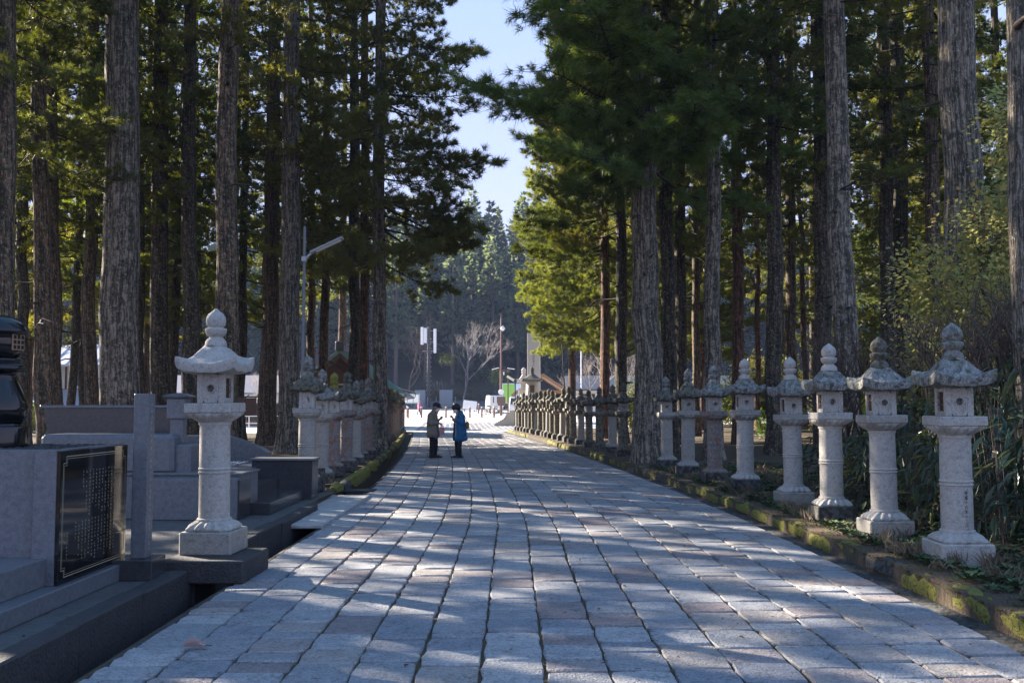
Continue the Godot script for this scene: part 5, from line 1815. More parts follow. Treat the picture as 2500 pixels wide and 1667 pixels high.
	part("post", bx(Vector3(0.09, 3.2, 0.09), 0.01), M.dark_metal, t)
	b = MB.new()
	b.lathe([[0.07, 3.2], [0.14, 3.42], [0.17, 3.45, 1], [0.05, 3.58]], 8)
	part("lamp_box", b.mesh(), M.dark_metal, t)
	t = thing("black_pole", "thin black pole standing among the far right lanterns", "pole", Vector3(2.34, ground_y(2.34, 45.0), -45.0), 0.0)
	b = MB.new()
	b.tube(PackedVector3Array([Vector3(0.10, -0.2, 0), Vector3(0.03, 2.2, 0), Vector3(-0.06, 4.25, 0)]), PackedFloat32Array([0.032, 0.03, 0.028]), 10)
	part("pole", b.mesh(), M.dark_metal, t)
	for q in [[-15.3, 118.0, 5.2, "thin pale lamp pole before the hill, left of the aerial mast"], [6.4, 92.0, 6.4, "pale thin pole behind the bare cherry on the right"]]:
		t = thing("thin_pole", q[3], "pole", Vector3(q[0], rise(q[1]), -q[1]))
		b = MB.new()
		b.lathe([[0.07, 0.0], [0.05, q[2]], [0.01, q[2] + 0.03]], 8)
		part("pole", b.mesh(), M.white, t)
		part("lamp_head", bx(Vector3(0.5, 0.08, 0.2), 0.02), M.white, t, Vector3(0.2, q[2], 0))
	# aerial mast
	t = thing("aerial_mast", "slender aerial mast with white panel antennas before the hill", "mast", Vector3(-9.87, rise(118.0), -118.0))
	b = MB.new()
	b.lathe([[0.24, 0.0], [0.22, 5.0], [0.17, 9.6]], 10)
	part("mast", b.mesh(), M.dark_metal, t)
	for i in 14:
		part("step_iron", bx(Vector3(0.58, 0.06, 0.06), 0.005), M.roof_light, t, Vector3(0, 0.9 + 0.55 * i, 0))
	for q in [[-0.80, 7.4, 2.1], [0.72, 6.4, 2.9], [-0.42, 7.6, 1.8]]:
		part("antenna", bx(Vector3(0.34, q[2], 0.2), 0.03), M.white, t, Vector3(q[0], q[1], 0.1))
	for y in [7.7, 9.0, 6.6]:
		part("antenna_arm", bx(Vector3(1.6, 0.08, 0.08), 0.005), M.steel, t, Vector3(0.05, y, 0.02))
	for q in [[-10.9, 118.5, "pale equipment cabinet left of the aerial mast's foot", 1.0], [-7.9, 119.5, "wide pale equipment cabinet right of the aerial mast's foot", 1.2]]:
		t = thing("equipment_cabinet", q[2], "cabinet", Vector3(q[0], rise(q[1]), -q[1]))
		part("body", bx(Vector3(1.3 * q[3], 1.9, 0.9), 0.03), plain(Color(0.16, 0.20, 0.24), 0.5), t, Vector3(0, 0.1, 0))
		part("plinth", bx(Vector3(1.35 * q[3], 0.1, 0.95), 0.01), M.concrete, t)
		for s in [-1, 1]:
			part("door", bx(Vector3(0.58 * q[3], 1.7, 0.03), 0.01), plain(Color(0.19, 0.23, 0.27), 0.5), t, Vector3(s * 0.31 * q[3], 0.2, 0.46))
			part("fence_rail", bx(Vector3(0.05, 1.2, 0.05), 0.005), M.steel, t, Vector3(s * 0.95 * q[3], 0, 0.8))
	# tall white inscribed pillar and the big lantern before it
	t = thing("inscribed_pillar", "tall white stone pillar with vertical writing, partly under bright foliage", "pillar", Vector3(1.72, rise(78.0), -78.0), -0.10)
	part("pillar", bx(Vector3(0.98, 7.2, 0.75), 0.02), plain(Color(0.44, 0.39, 0.325), 0.8), t)
	part("base", bx(Vector3(1.7, 0.7, 1.5), 0.03), M.grey, t)
	write_column(t, "inscription", Vector3(0.0, 5.6, 0.378), Vector3.ZERO, 0.17, "12", M.ink)
	write_column(t, "side_inscription", Vector3(0.26, 3.6, 0.378), Vector3.ZERO, 0.09, "14", M.ink)
	write_column(t, "lower_inscription", Vector3(0.0, 3.2, 0.378), Vector3.ZERO, 0.15, "8", M.ink)
	t = thing("stone_lantern", "large pale stone lantern with a wide thin roof in front of the white pillar", "stone lantern", Vector3(1.35, rise(67.0), -67.0))
	t.scale = Vector3.ONE * 1.0
	b = MB.new()
	b.lathe([[0.62, 0.0], [0.60, 0.4], [0.42, 0.5, 1], [0.28, 0.62], [0.25, 1.6], [0.32, 1.8], [0.58, 2.0], [0.62, 2.12], [0.60, 2.2, 1]], 8)
	part("pedestal", b.mesh(), M.pale, t)
	b = MB.new()
	b.lathe([[0.40, 2.2], [0.43, 2.25], [0.40, 3.2], [0.44, 3.25, 1]], 6)
	part("fire_box", b.mesh(), M.pale, t)
	part("opening", bx(Vector3(0.30, 0.5, 0.04), 0.01), M.timber, t, Vector3(0, 2.5, 0.36))
	b = MB.new()
	loft(b, [[0.42, 3.22, 0.5], [0.72, 3.26, 0.5, false, 0, 0, 0.08], [0.74, 3.36, 0.5, true, 0, 0, 0.09], [0.45, 3.52, 0.6, false, 0, 0, 0.02], [0.2, 3.72, 0.8], [0.1, 3.78, 1.0]], 32)
	part("roof", b.mesh(), M.weathered_dark, t)
	b = MB.new()
	b.lathe([[0.10, 3.76], [0.14, 3.84], [0.10, 3.92, 1], [0.15, 4.02], [0.08, 4.18], [0.002, 4.24]], 14)
	part("finial", b.mesh(), M.weathered_dark, t)
	t = thing("stone_lantern", "overexposed pale stone lantern with round finial left of the white pillar", "stone lantern", Vector3(0.95, rise(80.0), -80.0))
	t.scale = Vector3.ONE * 2.1
	for k in [["base_block", M.pale], ["lotus_base", M.pale], ["shaft", M.pale], ["platform", M.pale], ["fire_box_round", M.pale], ["roof_0", M.pale], ["finial_0", M.pale]]:
		part(k[0].trim_suffix("_0").trim_suffix("_round"), LM[k[0]], k[1], t)
	# stone stair and its curved balustrade
	t = thing("stone_stair", "pale stone stair with a curved cheek wall left of the far right lanterns", "stair", Vector3(0.9, rise(77.0), -77.0))
	for i in 4:
		part("step", bx(Vector3(1.6, 0.22, 0.5), 0.015), M.pale, t, Vector3(0.2 + 0.3 * i, 0.22 * i, -0.4 * i))
	b = MB.new()
	var poly := PackedVector3Array([Vector3(-2.3, 0, 0.4), Vector3(0.0, 0, 0.4), Vector3(0.0, 1.75, 0.4), Vector3(-0.35, 1.70, 0.4), Vector3(-0.75, 1.25, 0.4), Vector3(-1.3, 0.95, 0.4), Vector3(-1.6, 0.45, 0.4), Vector3(-2.2, 0.2, 0.4)])
	_fan(b, poly, Vector3(0, 0, 1))
	for i in poly.size():
		var p0 := poly[i]
		var p1 := poly[(i + 1) % poly.size()]
		b.away(p0, p1, p1 - Vector3(0, 0, 0.4), Vector3(-0.9, 0.5, 0.2)); b.away(p0, p1 - Vector3(0, 0, 0.4), p0 - Vector3(0, 0, 0.4), Vector3(-0.9, 0.5, 0.2))
	part("cheek_wall", b.mesh(), plain(Color(0.50, 0.43, 0.34), 0.8), t)
	# vehicles
	var white_paint := plain(Color(0.72, 0.73, 0.75), 0.35)
	vehicle("van", "small white van parked on the plaza left of the truck", "van", -1.9, 106.0, 1.48, 3.3, 1.85, white_paint, 0.15)
	vehicle("van", "white minivan parked in front of the green-sided truck", "van", 0.6, 104.0, 1.65, 3.9, 1.75, white_paint, -0.05)
	t = thing("box_truck", "delivery truck whose pale box has a bright green panel", "truck", Vector3(0.2, rise(112.0), -112.0), -0.1)
	part("cargo_box", bx(Vector3(2.3, 2.2, 4.4), 0.04), plain(Color(0.50, 0.62, 0.72), 0.5), t, Vector3(0, 0.75, 0))
	part("green_panel", bx(Vector3(1.25, 2.0, 0.03), 0.005), plain(Color(0.22, 0.50, 0.07), 0.6), t, Vector3(-0.35, 0.85, 2.21))
	part("roof_edge", bx(Vector3(2.34, 0.08, 4.44), 0.01), M.dark_metal, t, Vector3(0, 2.95, 0))
	part("cab", bx(Vector3(2.0, 1.9, 1.5), 0.15), white_paint, t, Vector3(0, 0.45, -3.0))
	part("bumper", bx(Vector3(2.1, 0.25, 0.12), 0.02), M.dark_metal, t, Vector3(0, 0.4, 2.25))
	var wh := MB.new()
	wh.lathe([[0.05, -0.12], [0.36, -0.11], [0.38, -0.08], [0.38, 0.08], [0.36, 0.11], [0.05, 0.12]], 18)
	for sx in [-1, 1]:
		for z in [1.3, -2.6]:
			part("wheel", wh.mesh(), M.rubber, t, Vector3(sx * 0.98, 0.38, z), Vector3(0, 0, PI / 2))
	# leaning white boards, bicycles and stall
	t = thing("white_board", "white board leaning on a stand left of the parked vans", "sign board", Vector3(-4.4, rise(103.0), -103.0), 0.1)
	part("board", bx(Vector3(1.4, 0.9, 0.05), 0.01), M.white, t, Vector3(0, 0.5, 0), Vector3(-0.15, 0, -0.12))
	for s in [-1, 1]:
		part("leg", bx(Vector3(0.06, 0.8, 0.06), 0.005), M.dark_metal, t, Vector3(s * 0.5, 0, -0.05))
	for i in 3:
		bicycle(-2.9 + 0.75 * i, 101.5 + 0.3 * i, 0.5 + 0.2 * i, "parked bicycle in front of the vans, %s from the left" % ordw(i))
	t = thing("notice_stand", "white-framed green notice stand beside the canopy post", "notice board", Vector3(-10.2, rise(100.0), -100.0))
	part("board", bx(Vector3(1.9, 1.0, 0.06), 0.01), plain(Color(0.30, 0.42, 0.36), 0.6), t, Vector3(0, 1.2, 0))
	for i in 3:
		part("panel", bx(Vector3(0.5, 0.75, 0.02), 0.004), M.white, t, Vector3(-0.58 + 0.58 * i, 1.32, 0.045))
	for s in [-1, 1]:
		part("leg", bx(Vector3(0.08, 1.3, 0.08), 0.005), M.white, t, Vector3(s * 0.8, 0, 0))

func vehicle(called: String, label: String, cat: String, x: float, Z: float, w: float, l: float, h: float, paint_: Material, turn: float) -> void:
	var t := thing(called, label, cat, Vector3(x, rise(Z), -Z), turn)
	var side := [[-0.5, 0.20], [0.5, 0.20], [0.5, 0.48], [0.47, 0.55], [0.40, 0.93], [0.36, 0.985], [-0.46, 1.0], [-0.49, 0.95], [-0.5, 0.5]]
	var b := MB.new()
	var rings := []
	for s in [-0.5, -0.47, 0.47, 0.5]:
		var ring := PackedVector3Array()
		for p in side:
			var k: float = 1.0 if absf(s) < 0.48 else 0.97
			var tuck: float = 1.0 - 0.12 * maxf(0.0, (p[1] - 0.5) * 2.0)
			ring.append(Vector3(s * w * tuck, 0.6 * h + (p[1] - 0.6) * h * k, p[0] * l * k))
		rings.append(ring)
	for i in 3:
		for j in side.size():
			var jn := (j + 1) % side.size()
			b.away(rings[i][j], rings[i][jn], rings[i + 1][jn], Vector3(0, h * 0.55, 0)); b.away(rings[i][j], rings[i + 1][jn], rings[i + 1][j], Vector3(0, h * 0.55, 0))
	_fan(b, rings[0], Vector3(-1, 0, 0)); _fan(b, rings[3], Vector3(1, 0, 0))
	part("body", b.mesh(), paint_, t)
	part("windscreen", bx(Vector3(w * 0.80, h * 0.36, 0.03), 0.01), M.glass, t, Vector3(0, h * 0.56, l * 0.468), Vector3(-0.19, 0, 0))
	for s in [-1, 1]:
		part("side_window", bx(Vector3(0.02, h * 0.27, l * 0.62), 0.01), M.glass, t, Vector3(s * w * 0.465, h * 0.60, -l * 0.05), Vector3(0, 0, s * 0.06))
		part("headlight", bx(Vector3(w * 0.17, h * 0.09, 0.04), 0.01), M.lens, t, Vector3(s * w * 0.36, h * 0.40, l * 0.492))
		part("mirror", bx(Vector3(0.16, 0.16, 0.08), 0.02), M.dark_metal, t, Vector3(s * (w * 0.5 + 0.08), h * 0.58, l * 0.36))
		for z in [0.32, -0.32]:
			var wb := MB.new()
			wb.lathe([[0.05, -0.09], [0.26, -0.085], [0.285, -0.06], [0.285, 0.06], [0.26, 0.085], [0.05, 0.09]], 16)
			var wl := part("wheel", wb.mesh(), M.rubber, t, Vector3(s * w * 0.43, 0.285, z * l), Vector3(0, 0, PI / 2))
			var rb := MB.new()
			rb.lathe([[0.02, -0.095], [0.17, -0.092], [0.17, 0.092], [0.02, 0.095]], 12)
			part("rim", rb.mesh(), M.steel, wl)
	part("number_plate", bx(Vector3(0.33, 0.165, 0.015), 0.002), plain(Color(0.6, 0.6, 0.3), 0.6), t, Vector3(0, h * 0.25, l * 0.505))
	part("bumper", bx(Vector3(w * 0.94, h * 0.10, 0.08), 0.02), paint_, t, Vector3(0, h * 0.19, l * 0.485))

func bicycle(x: float, Z: float, turn: float, label: String) -> void:
	var t := thing("bicycle", label, "bicycle", Vector3(x, rise(Z), -Z), turn)
	for s in [-1, 1]:
		var b := MB.new()
		var p := PackedVector3Array()
		var r := PackedFloat32Array()
		for j in 17:
			p.append(Vector3(s * 0.52 + 0.32 * cos(TAU * j / 16.0), 0.33 + 0.32 * sin(TAU * j / 16.0), 0))
			r.append(0.022)
		b.tube(p, r, 5)
		for j in 6:
			b.tube(PackedVector3Array([Vector3(s * 0.52, 0.33, 0), Vector3(s * 0.52 + 0.31 * cos(TAU * j / 6.0), 0.33 + 0.31 * sin(TAU * j / 6.0), 0)]), PackedFloat32Array([0.004, 0.004]), 3)
		part("wheel", b.mesh(), M.rubber, t)
	var f := MB.new()
	for q in [[Vector3(-0.52, 0.33, 0), Vector3(-0.12, 0.32, 0)], [Vector3(-0.12, 0.32, 0), Vector3(-0.22, 0.82, 0)], [Vector3(-0.52, 0.33, 0), Vector3(-0.2, 0.72, 0)], [Vector3(-0.12, 0.32, 0), Vector3(0.36, 0.72, 0)], [Vector3(-0.2, 0.72, 0), Vector3(0.34, 0.78, 0)], [Vector3(0.52, 0.33, 0), Vector3(0.32, 0.98, 0)]]:
		f.tube(PackedVector3Array([q[0], q[1]]), PackedFloat32Array([0.022, 0.022]), 6)
	part("frame", f.mesh(), M.roof_light, t)
	part("saddle", bx(Vector3(0.26, 0.05, 0.14), 0.02), M.rubber, t, Vector3(-0.23, 0.82, 0))
	part("handlebar", bx(Vector3(0.04, 0.03, 0.52), 0.01), M.steel, t, Vector3(0.31, 0.98, 0))
	part("basket", bx(Vector3(0.28, 0.22, 0.32), 0.02), M.steel, t, Vector3(0.52, 0.78, 0))

# ---------------------------------------------------------------- people: joints with radii, joined by a smooth minimum and meshed as surface nets
func flesh(bones: Array, cell: float, k: float, noise_amp := 0.0) -> Mesh:   # bone: [from, to, radius, radius, flatten z]
	var lo := Vector3.ONE * 1e9
	var hi := -lo
	for q in bones:
		for e in 2:
			var r: float = q[2 + e] + k + cell * 2.0
			lo = lo.min(q[e] - Vector3.ONE * r)
			hi = hi.max(q[e] + Vector3.ONE * r)
	var n := Vector3i(((hi - lo) / cell).ceil()) + Vector3i.ONE
	var f := PackedFloat32Array()
	f.resize(n.x * n.y * n.z)
	f.fill(1.0)
	var sy := n.x
	var sz := n.x * n.y
	for q in bones:
		var a: Vector3 = q[0]
		var b: Vector3 = q[1]
		var ra: float = q[2]
		var rb: float = q[3]
		var fl: float = q[4] if q.size() > 4 else 1.0
		var m := maxf(ra, rb) + k + cell * 2.0
		var i0 := Vector3i(((a.min(b) - Vector3.ONE * m - lo) / cell).floor()).clamp(Vector3i.ZERO, n - Vector3i.ONE)
		var i1 := Vector3i(((a.max(b) + Vector3.ONE * m - lo) / cell).ceil()).clamp(Vector3i.ZERO, n - Vector3i.ONE)
		var ab := b - a
		var sc := Vector3(1, 1, 1.0 / fl)
		var abs_ := ab * sc
		var l2 := maxf(abs_.length_squared(), 1e-9)
		for z in range(i0.z, i1.z + 1):
			for y in range(i0.y, i1.y + 1):
				var at := z * sz + y * sy
				for x in range(i0.x, i1.x + 1):
					var p := (lo + Vector3(x, y, z) * cell - a) * sc
					var t := clampf(p.dot(abs_) / l2, 0.0, 1.0)
					var d := (p - abs_ * t).length() - lerpf(ra, rb, t)
					var o := f[at + x]
					var h := maxf(k - absf(d - o), 0.0) / k
					f[at + x] = minf(d, o) - h * h * k * 0.25
	var ids := PackedInt32Array()
	ids.resize(f.size())
	ids.fill(-1)
	var mb := MB.new()
	for z in n.z - 1:
		for y in n.y - 1:
			for x in n.x - 1:
				var at := z * sz + y * sy + x
				var c := [f[at], f[at + 1], f[at + sy], f[at + sy + 1], f[at + sz], f[at + sz + 1], f[at + sz + sy], f[at + sz + sy + 1]]
				var neg := 0
				for v in c:
					if v < 0.0:
						neg += 1
				if neg == 0 or neg == 8:
					continue
				var s := Vector3.ZERO
				var cnt := 0
				for e in [[0, 1], [2, 3], [4, 5], [6, 7], [0, 2], [1, 3], [4, 6], [5, 7], [0, 4], [1, 5], [2, 6], [3, 7]]:
					var u: float = c[e[0]]
					var w: float = c[e[1]]
					if (u < 0.0) != (w < 0.0):
						var t := u / (u - w)
						var p0 := Vector3(e[0] & 1, (e[0] >> 1) & 1, e[0] >> 2)
						var p1 := Vector3(e[1] & 1, (e[1] >> 1) & 1, e[1] >> 2)
						s += p0.lerp(p1, t)
						cnt += 1
				ids[at] = mb.v.size()
				mb.v.append(lo + (Vector3(x, y, z) + s / cnt) * cell)
				mb.uv.append(Vector2(0, 0))
	for z in range(1, n.z - 1):
		for y in range(1, n.y - 1):
			for x in range(1, n.x - 1):
				var at := z * sz + y * sy + x
				var inside := f[at] < 0.0
				for ax in 3:
					var step: int = [1, sy, sz][ax]
					if inside == (f[at + step] < 0.0):
						continue
					var u: int = [sy, sz, 1][ax]
					var w: int = [sz, 1, sy][ax]
					var q := [ids[at], ids[at - u], ids[at - u - w], ids[at - w]]
					if q.min() < 0:
						continue
					# clockwise seen from outside
					if inside:
						for i in [0, 2, 1, 0, 3, 2]:
							mb.ix.append(q[i])
					else:
						for i in [0, 1, 2, 0, 2, 3]:
							mb.ix.append(q[i])
	if noise_amp > 0.0:
		var nz := FastNoiseLite.new()
		nz.frequency = 7.0
		for i in mb.v.size():
			var p := mb.v[i]
			mb.v[i] = p + Vector3(nz.get_noise_3dv(p), 0.3 * nz.get_noise_3dv(p + Vector3(9, 0, 0)), nz.get_noise_3dv(p + Vector3(0, 5, 0))) * noise_amp
	return mb.mesh()

func hand(at: Vector3, d: Vector3, palm_n: Vector3, curl: float, thumb: float) -> Array:   # a palm, four fingers of unequal length and a thumb
	var s := d.cross(palm_n).normalized()
	var out := [[at, at + d * 0.05, 0.022, 0.026], [at + d * 0.02 + s * 0.015, at + d * 0.075 + s * 0.02, 0.018, 0.015], [at + d * 0.02 - s * 0.015, at + d * 0.075 - s * 0.02, 0.018, 0.015]]
	for i in 4:
		var off := s * (-0.027 + 0.018 * i)
		var l: float = [0.060, 0.072, 0.068, 0.052][i]
		var k0 := at + d * 0.078 + off
		var k1 := k0 + (d * cos(curl * 0.6) + palm_n * sin(curl * 0.6)) * l * 0.5
		var k2 := k1 + (d * cos(curl * 1.5) + palm_n * sin(curl * 1.5)) * l * 0.5
		out.append([k0, k1, 0.0095, 0.009])
		out.append([k1, k2, 0.009, 0.0075])
	var t0 := at + d * 0.02 - s * 0.024 * thumb
	var t1 := t0 + (d * 0.6 - s * thumb + palm_n * 0.3).normalized() * 0.04
	out.append([t0, t1, 0.012, 0.010])
	out.append([t1, t1 + (d * 0.9 + palm_n * 0.4).normalized() * 0.03, 0.010, 0.008])
	return out

func merged(parts: Array) -> Mesh:
	var b := MB.new()
	for m in parts:
		b.add(m, Transform3D(), Color.WHITE)
	b.col = PackedColorArray()
	return b.mesh()

func head_bones(c: Vector3, fwd: Vector3, s: float) -> Array:   # c: middle of the skull
	var up := Vector3.UP
	var side := fwd.cross(up).normalized()
	up = side.cross(fwd).normalized()
	var p := func(f: float, u: float, w: float) -> Vector3:
		return c + (fwd * f + up * u + side * w) * s
	return [[p.call(-0.02, 0.03, 0), p.call(0.015, 0.03, 0), 0.088 * s, 0.085 * s], [p.call(0.03, -0.05, 0), p.call(0.045, -0.085, 0), 0.058 * s, 0.042 * s],
		[p.call(0.088, 0.0, 0), p.call(0.108, -0.032, 0), 0.012 * s, 0.016 * s], [p.call(0.085, -0.066, -0.018), p.call(0.085, -0.066, 0.018), 0.011 * s, 0.011 * s],
		[p.call(0.078, 0.024, -0.035), p.call(0.078, 0.024, 0.035), 0.016 * s, 0.016 * s],
		[p.call(-0.01, 0.0, 0.088), p.call(-0.015, 0.03, 0.09), 0.014 * s, 0.02 * s], [p.call(-0.01, 0.0, -0.088), p.call(-0.015, 0.03, -0.09), 0.014 * s, 0.02 * s]]

func build_people() -> void:
	var skin := plain(Color(0.36, 0.21, 0.15), 0.55)
	var V := func(x: float, y: float, z: float) -> Vector3: return Vector3(x, y, z)
	# the man: faces right, looks down at what the woman shows
	var t := thing("person", "person in a grey-brown jacket, dark trousers, black cap and white mask, holding a pink bag", "person", Vector3(-2.36, 0.006, -30.05), -0.12)
	var hc := Vector3(0.075, 1.515, 0.0)
	var fw := Vector3(0.95, -0.31, 0.05).normalized()
	var rw := Vector3(0.215, 1.06, 0.15)    # near hand with the bag
	var lw := Vector3(0.165, 1.17, -0.10)   # far hand raised
	var body := [[V.call(0.0, 0.95, 0), V.call(-0.02, 1.2, 0), 0.135, 0.14, 1.3], [V.call(-0.02, 1.2, 0), V.call(-0.01, 1.33, 0), 0.14, 0.10, 1.5], [V.call(0.0, 1.34, 0), V.call(0.05, 1.46, 0), 0.058, 0.055], [V.call(-0.01, 0.92, 0.08), V.call(0.0, 0.5, 0.085), 0.085, 0.06], [V.call(0.0, 0.5, 0.085), V.call(-0.03, 0.09, 0.09), 0.055, 0.04], [V.call(-0.01, 0.92, -0.08), V.call(0.03, 0.5, -0.09), 0.085, 0.06], [V.call(0.03, 0.5, -0.09), V.call(0.02, 0.09, -0.1), 0.055, 0.04],
		[V.call(-0.03, 1.32, 0.17), V.call(-0.03, 1.06, 0.22), 0.05, 0.042], [V.call(-0.03, 1.06, 0.22), rw, 0.04, 0.028], [V.call(-0.03, 1.32, -0.17), V.call(0.0, 1.07, -0.22), 0.05, 0.042], [V.call(0.0, 1.07, -0.22), lw, 0.04, 0.028]]
	var bm := flesh(body, 0.016, 0.03)
	part("body", merged([bm, flesh(head_bones(hc, fw, 1.0), 0.006, 0.02), flesh(hand(rw, Vector3(0.8, -0.6, 0).normalized(), Vector3(-0.55, -0.8, -0.2).normalized(), 1.3, 1.0), 0.0045, 0.006), flesh(hand(lw, Vector3(0.75, 0.6, 0.25).normalized(), Vector3(0.3, 0.2, 0.9).normalized(), 1.0, -1.0), 0.0045, 0.006)]), skin, t)
	var jacket := plain(Color(0.21, 0.185, 0.145), 0.9)
	var jb := [[V.call(-0.015, 0.78, 0), V.call(-0.03, 1.05, 0), 0.185, 0.170, 1.22], [V.call(-0.03, 1.05, 0), V.call(-0.035, 1.25, 0), 0.170, 0.155, 1.35], [V.call(-0.035, 1.27, -0.10), V.call(-0.035, 1.27, 0.10), 0.115, 0.115], [V.call(-0.02, 1.36, 0), V.call(0.0, 1.395, 0), 0.085, 0.075],
		[V.call(-0.035, 1.315, 0.175), V.call(-0.04, 1.06, 0.235), 0.082, 0.070], [V.call(-0.04, 1.06, 0.235), rw + Vector3(-0.05, 0.0, 0.015), 0.070, 0.050], [V.call(-0.035, 1.315, -0.175), V.call(-0.01, 1.07, -0.235), 0.082, 0.070], [V.call(-0.01, 1.07, -0.235), lw + Vector3(-0.04, -0.03, -0.02), 0.068, 0.048], [V.call(-0.04, 0.73, 0), V.call(0.02, 0.73, 0), 0.172, 0.168, 1.2]]
	var jm := part("jacket", flesh(jb, 0.013, 0.03, 0.010), jacket, t)
	part("collar", flesh([[V.call(-0.03, 1.405, -0.05), V.call(-0.03, 1.405, 0.05), 0.035, 0.035], [V.call(-0.03, 1.405, 0.05), V.call(0.07, 1.375, 0.05), 0.03, 0.025], [V.call(-0.03, 1.405, -0.05), V.call(0.07, 1.375, -0.05), 0.03, 0.025]], 0.01, 0.02), M.rubber, t)
	var trousers := plain(Color(0.012, 0.012, 0.014), 0.85)
	part("trousers", flesh([[V.call(-0.01, 0.90, 0), V.call(-0.01, 0.80, 0), 0.15, 0.15, 1.2], [V.call(-0.02, 0.82, 0.085), V.call(-0.015, 0.48, 0.09), 0.110, 0.086], [V.call(-0.015, 0.48, 0.09), V.call(-0.04, 0.07, 0.095), 0.086, 0.075], [V.call(0.0, 0.82, -0.085), V.call(0.03, 0.48, -0.09), 0.110, 0.086], [V.call(0.03, 0.48, -0.09), V.call(0.02, 0.07, -0.10), 0.086, 0.075]], 0.013, 0.02, 0.008), trousers, t)
	for s in [[-0.04, 0.095], [0.06, -0.10]]:
		var sh := part("shoe", flesh([[V.call(s[0] - 0.05, 0.045, s[1]), V.call(s[0] + 0.06, 0.045, s[1]), 0.048, 0.044], [V.call(s[0] + 0.06, 0.042, s[1]), V.call(s[0] + 0.16, 0.034, s[1]), 0.044, 0.034]], 0.009, 0.02), M.rubber, t)
		part("sole", bx(Vector3(0.28, 0.016, 0.085), 0.006), plain(Color(0.4, 0.4, 0.4), 0.8), sh, Vector3(s[0] + 0.055, 0.0, s[1]))
	var side := fw.cross(Vector3.UP).normalized()
	var up := side.cross(fw).normalized()
	var cp := part("cap", flesh([[hc + up * 0.07 - fw * 0.025, hc + up * 0.075 + fw * 0.03, 0.098, 0.090]], 0.008, 0.02), M.rubber, t)
	part("brim", flesh([[hc + up * 0.062 + fw * 0.08 - side * 0.04, hc + up * 0.062 + fw * 0.08 + side * 0.04, 0.022, 0.022], [hc + up * 0.055 + fw * 0.12, hc + up * 0.05 + fw * 0.175, 0.026, 0.016, 3.0]], 0.008, 0.02), M.rubber, cp)
	part("hair", flesh([[hc - fw * 0.06 + up * 0.0, hc - fw * 0.055 - up * 0.05, 0.055, 0.045, 1.3]], 0.008, 0.02), plain(Color(0.16, 0.15, 0.14), 0.9), t)
	part("face_mask", flesh([[hc + fw * 0.062 - up * 0.065 - side * 0.028, hc + fw * 0.062 - up * 0.065 + side * 0.028, 0.052, 0.052], [hc + fw * 0.075 - up * 0.03 - side * 0.02, hc + fw * 0.075 - up * 0.03 + side * 0.02, 0.038, 0.038]], 0.008, 0.03), M.white, t)
	# the pink bag that hangs from his hand
	var bag := thing("shopping_bag", "small pink paper bag hanging from the hand of the person in the cap", "bag", t.position + t.basis * Vector3(0.285, 0.71, 0.15), -0.2)
	var bm2 := MB.new()
	loft(bm2, [[0.052, 0.0, 0.0], [0.058, 0.01, 0.0], [0.062, 0.12, 0.02], [0.060, 0.215, 0.0], [0.052, 0.215, 0.0, true], [0.048, 0.05, 0.0, true], [0.001, 0.045, 0.0]], 24, 0.02, 3)
	part("bag_body", bm2.mesh(), plain(Color(0.50, 0.24, 0.24), 0.7), bag).scale = Vector3(1.1, 1, 0.7)
	for s in [-1, 1]:
		var hb := MB.new()
		var hp := PackedVector3Array()
		var hr := PackedFloat32Array()
		for j in 9:
			var u := j / 8.0 * 2.0 - 1.0
			hp.append(Vector3(0.038 * u - 0.02 * (1.0 - u * u), 0.205 + 0.15 * (1.0 - u * u), s * 0.03 * absf(u)))
			hr.append(0.004)
		hb.tube(hp, hr, 5)
		part("handle", hb.mesh(), plain(Color(0.35, 0.22, 0.22), 0.8), bag)
	# the woman: faces left, both hands raised before her
	t = thing("person", "person in a long blue coat with dark short hair and white mask, hands raised", "person", Vector3(-1.60, 0.006, -30.05), 0.15)
	hc = Vector3(-0.075, 1.50, 0.0)
	fw = Vector3(-0.90, -0.42, 0.10).normalized()
	side = fw.cross(Vector3.UP).normalized()
	up = side.cross(fw).normalized()
	rw = Vector3(-0.175, 1.21, -0.12)
	lw = Vector3(-0.11, 1.15, 0.15)
	body = [[V.call(0.0, 0.92, 0), V.call(0.02, 1.18, 0), 0.13, 0.13, 1.25], [V.call(0.02, 1.18, 0), V.call(0.01, 1.31, 0), 0.13, 0.09, 1.5], [V.call(0.0, 1.32, 0), V.call(-0.05, 1.45, 0), 0.05, 0.05], [V.call(0.0, 0.88, 0.07), V.call(0.0, 0.48, 0.075), 0.08, 0.055], [V.call(0.0, 0.48, 0.075), V.call(0.01, 0.08, 0.08), 0.05, 0.036], [V.call(0.0, 0.88, -0.07), V.call(-0.02, 0.48, -0.08), 0.08, 0.055], [V.call(-0.02, 0.48, -0.08), V.call(-0.01, 0.08, -0.09), 0.05, 0.036],
		[V.call(0.03, 1.30, 0.155), V.call(0.07, 1.06, 0.205), 0.045, 0.04], [V.call(0.07, 1.06, 0.205), lw, 0.036, 0.026], [V.call(0.03, 1.30, -0.155), V.call(0.0, 1.05, -0.215), 0.045, 0.04], [V.call(0.0, 1.05, -0.215), rw, 0.036, 0.026]]
	part("body", merged([flesh(body, 0.016, 0.03), flesh(head_bones(hc, fw, 0.96), 0.006, 0.02), flesh(hand(rw, Vector3(-0.55, 0.8, 0.1).normalized(), Vector3(-0.6, -0.4, 0.5).normalized(), 1.1, 1.0), 0.0045, 0.006), flesh(hand(lw, Vector3(-0.9, 0.35, -0.25).normalized(), Vector3(-0.2, -0.6, -0.8).normalized(), 1.1, -1.0), 0.0045, 0.006)]), skin, t)
	var coat := plain(Color(0.014, 0.12, 0.25), 0.75)
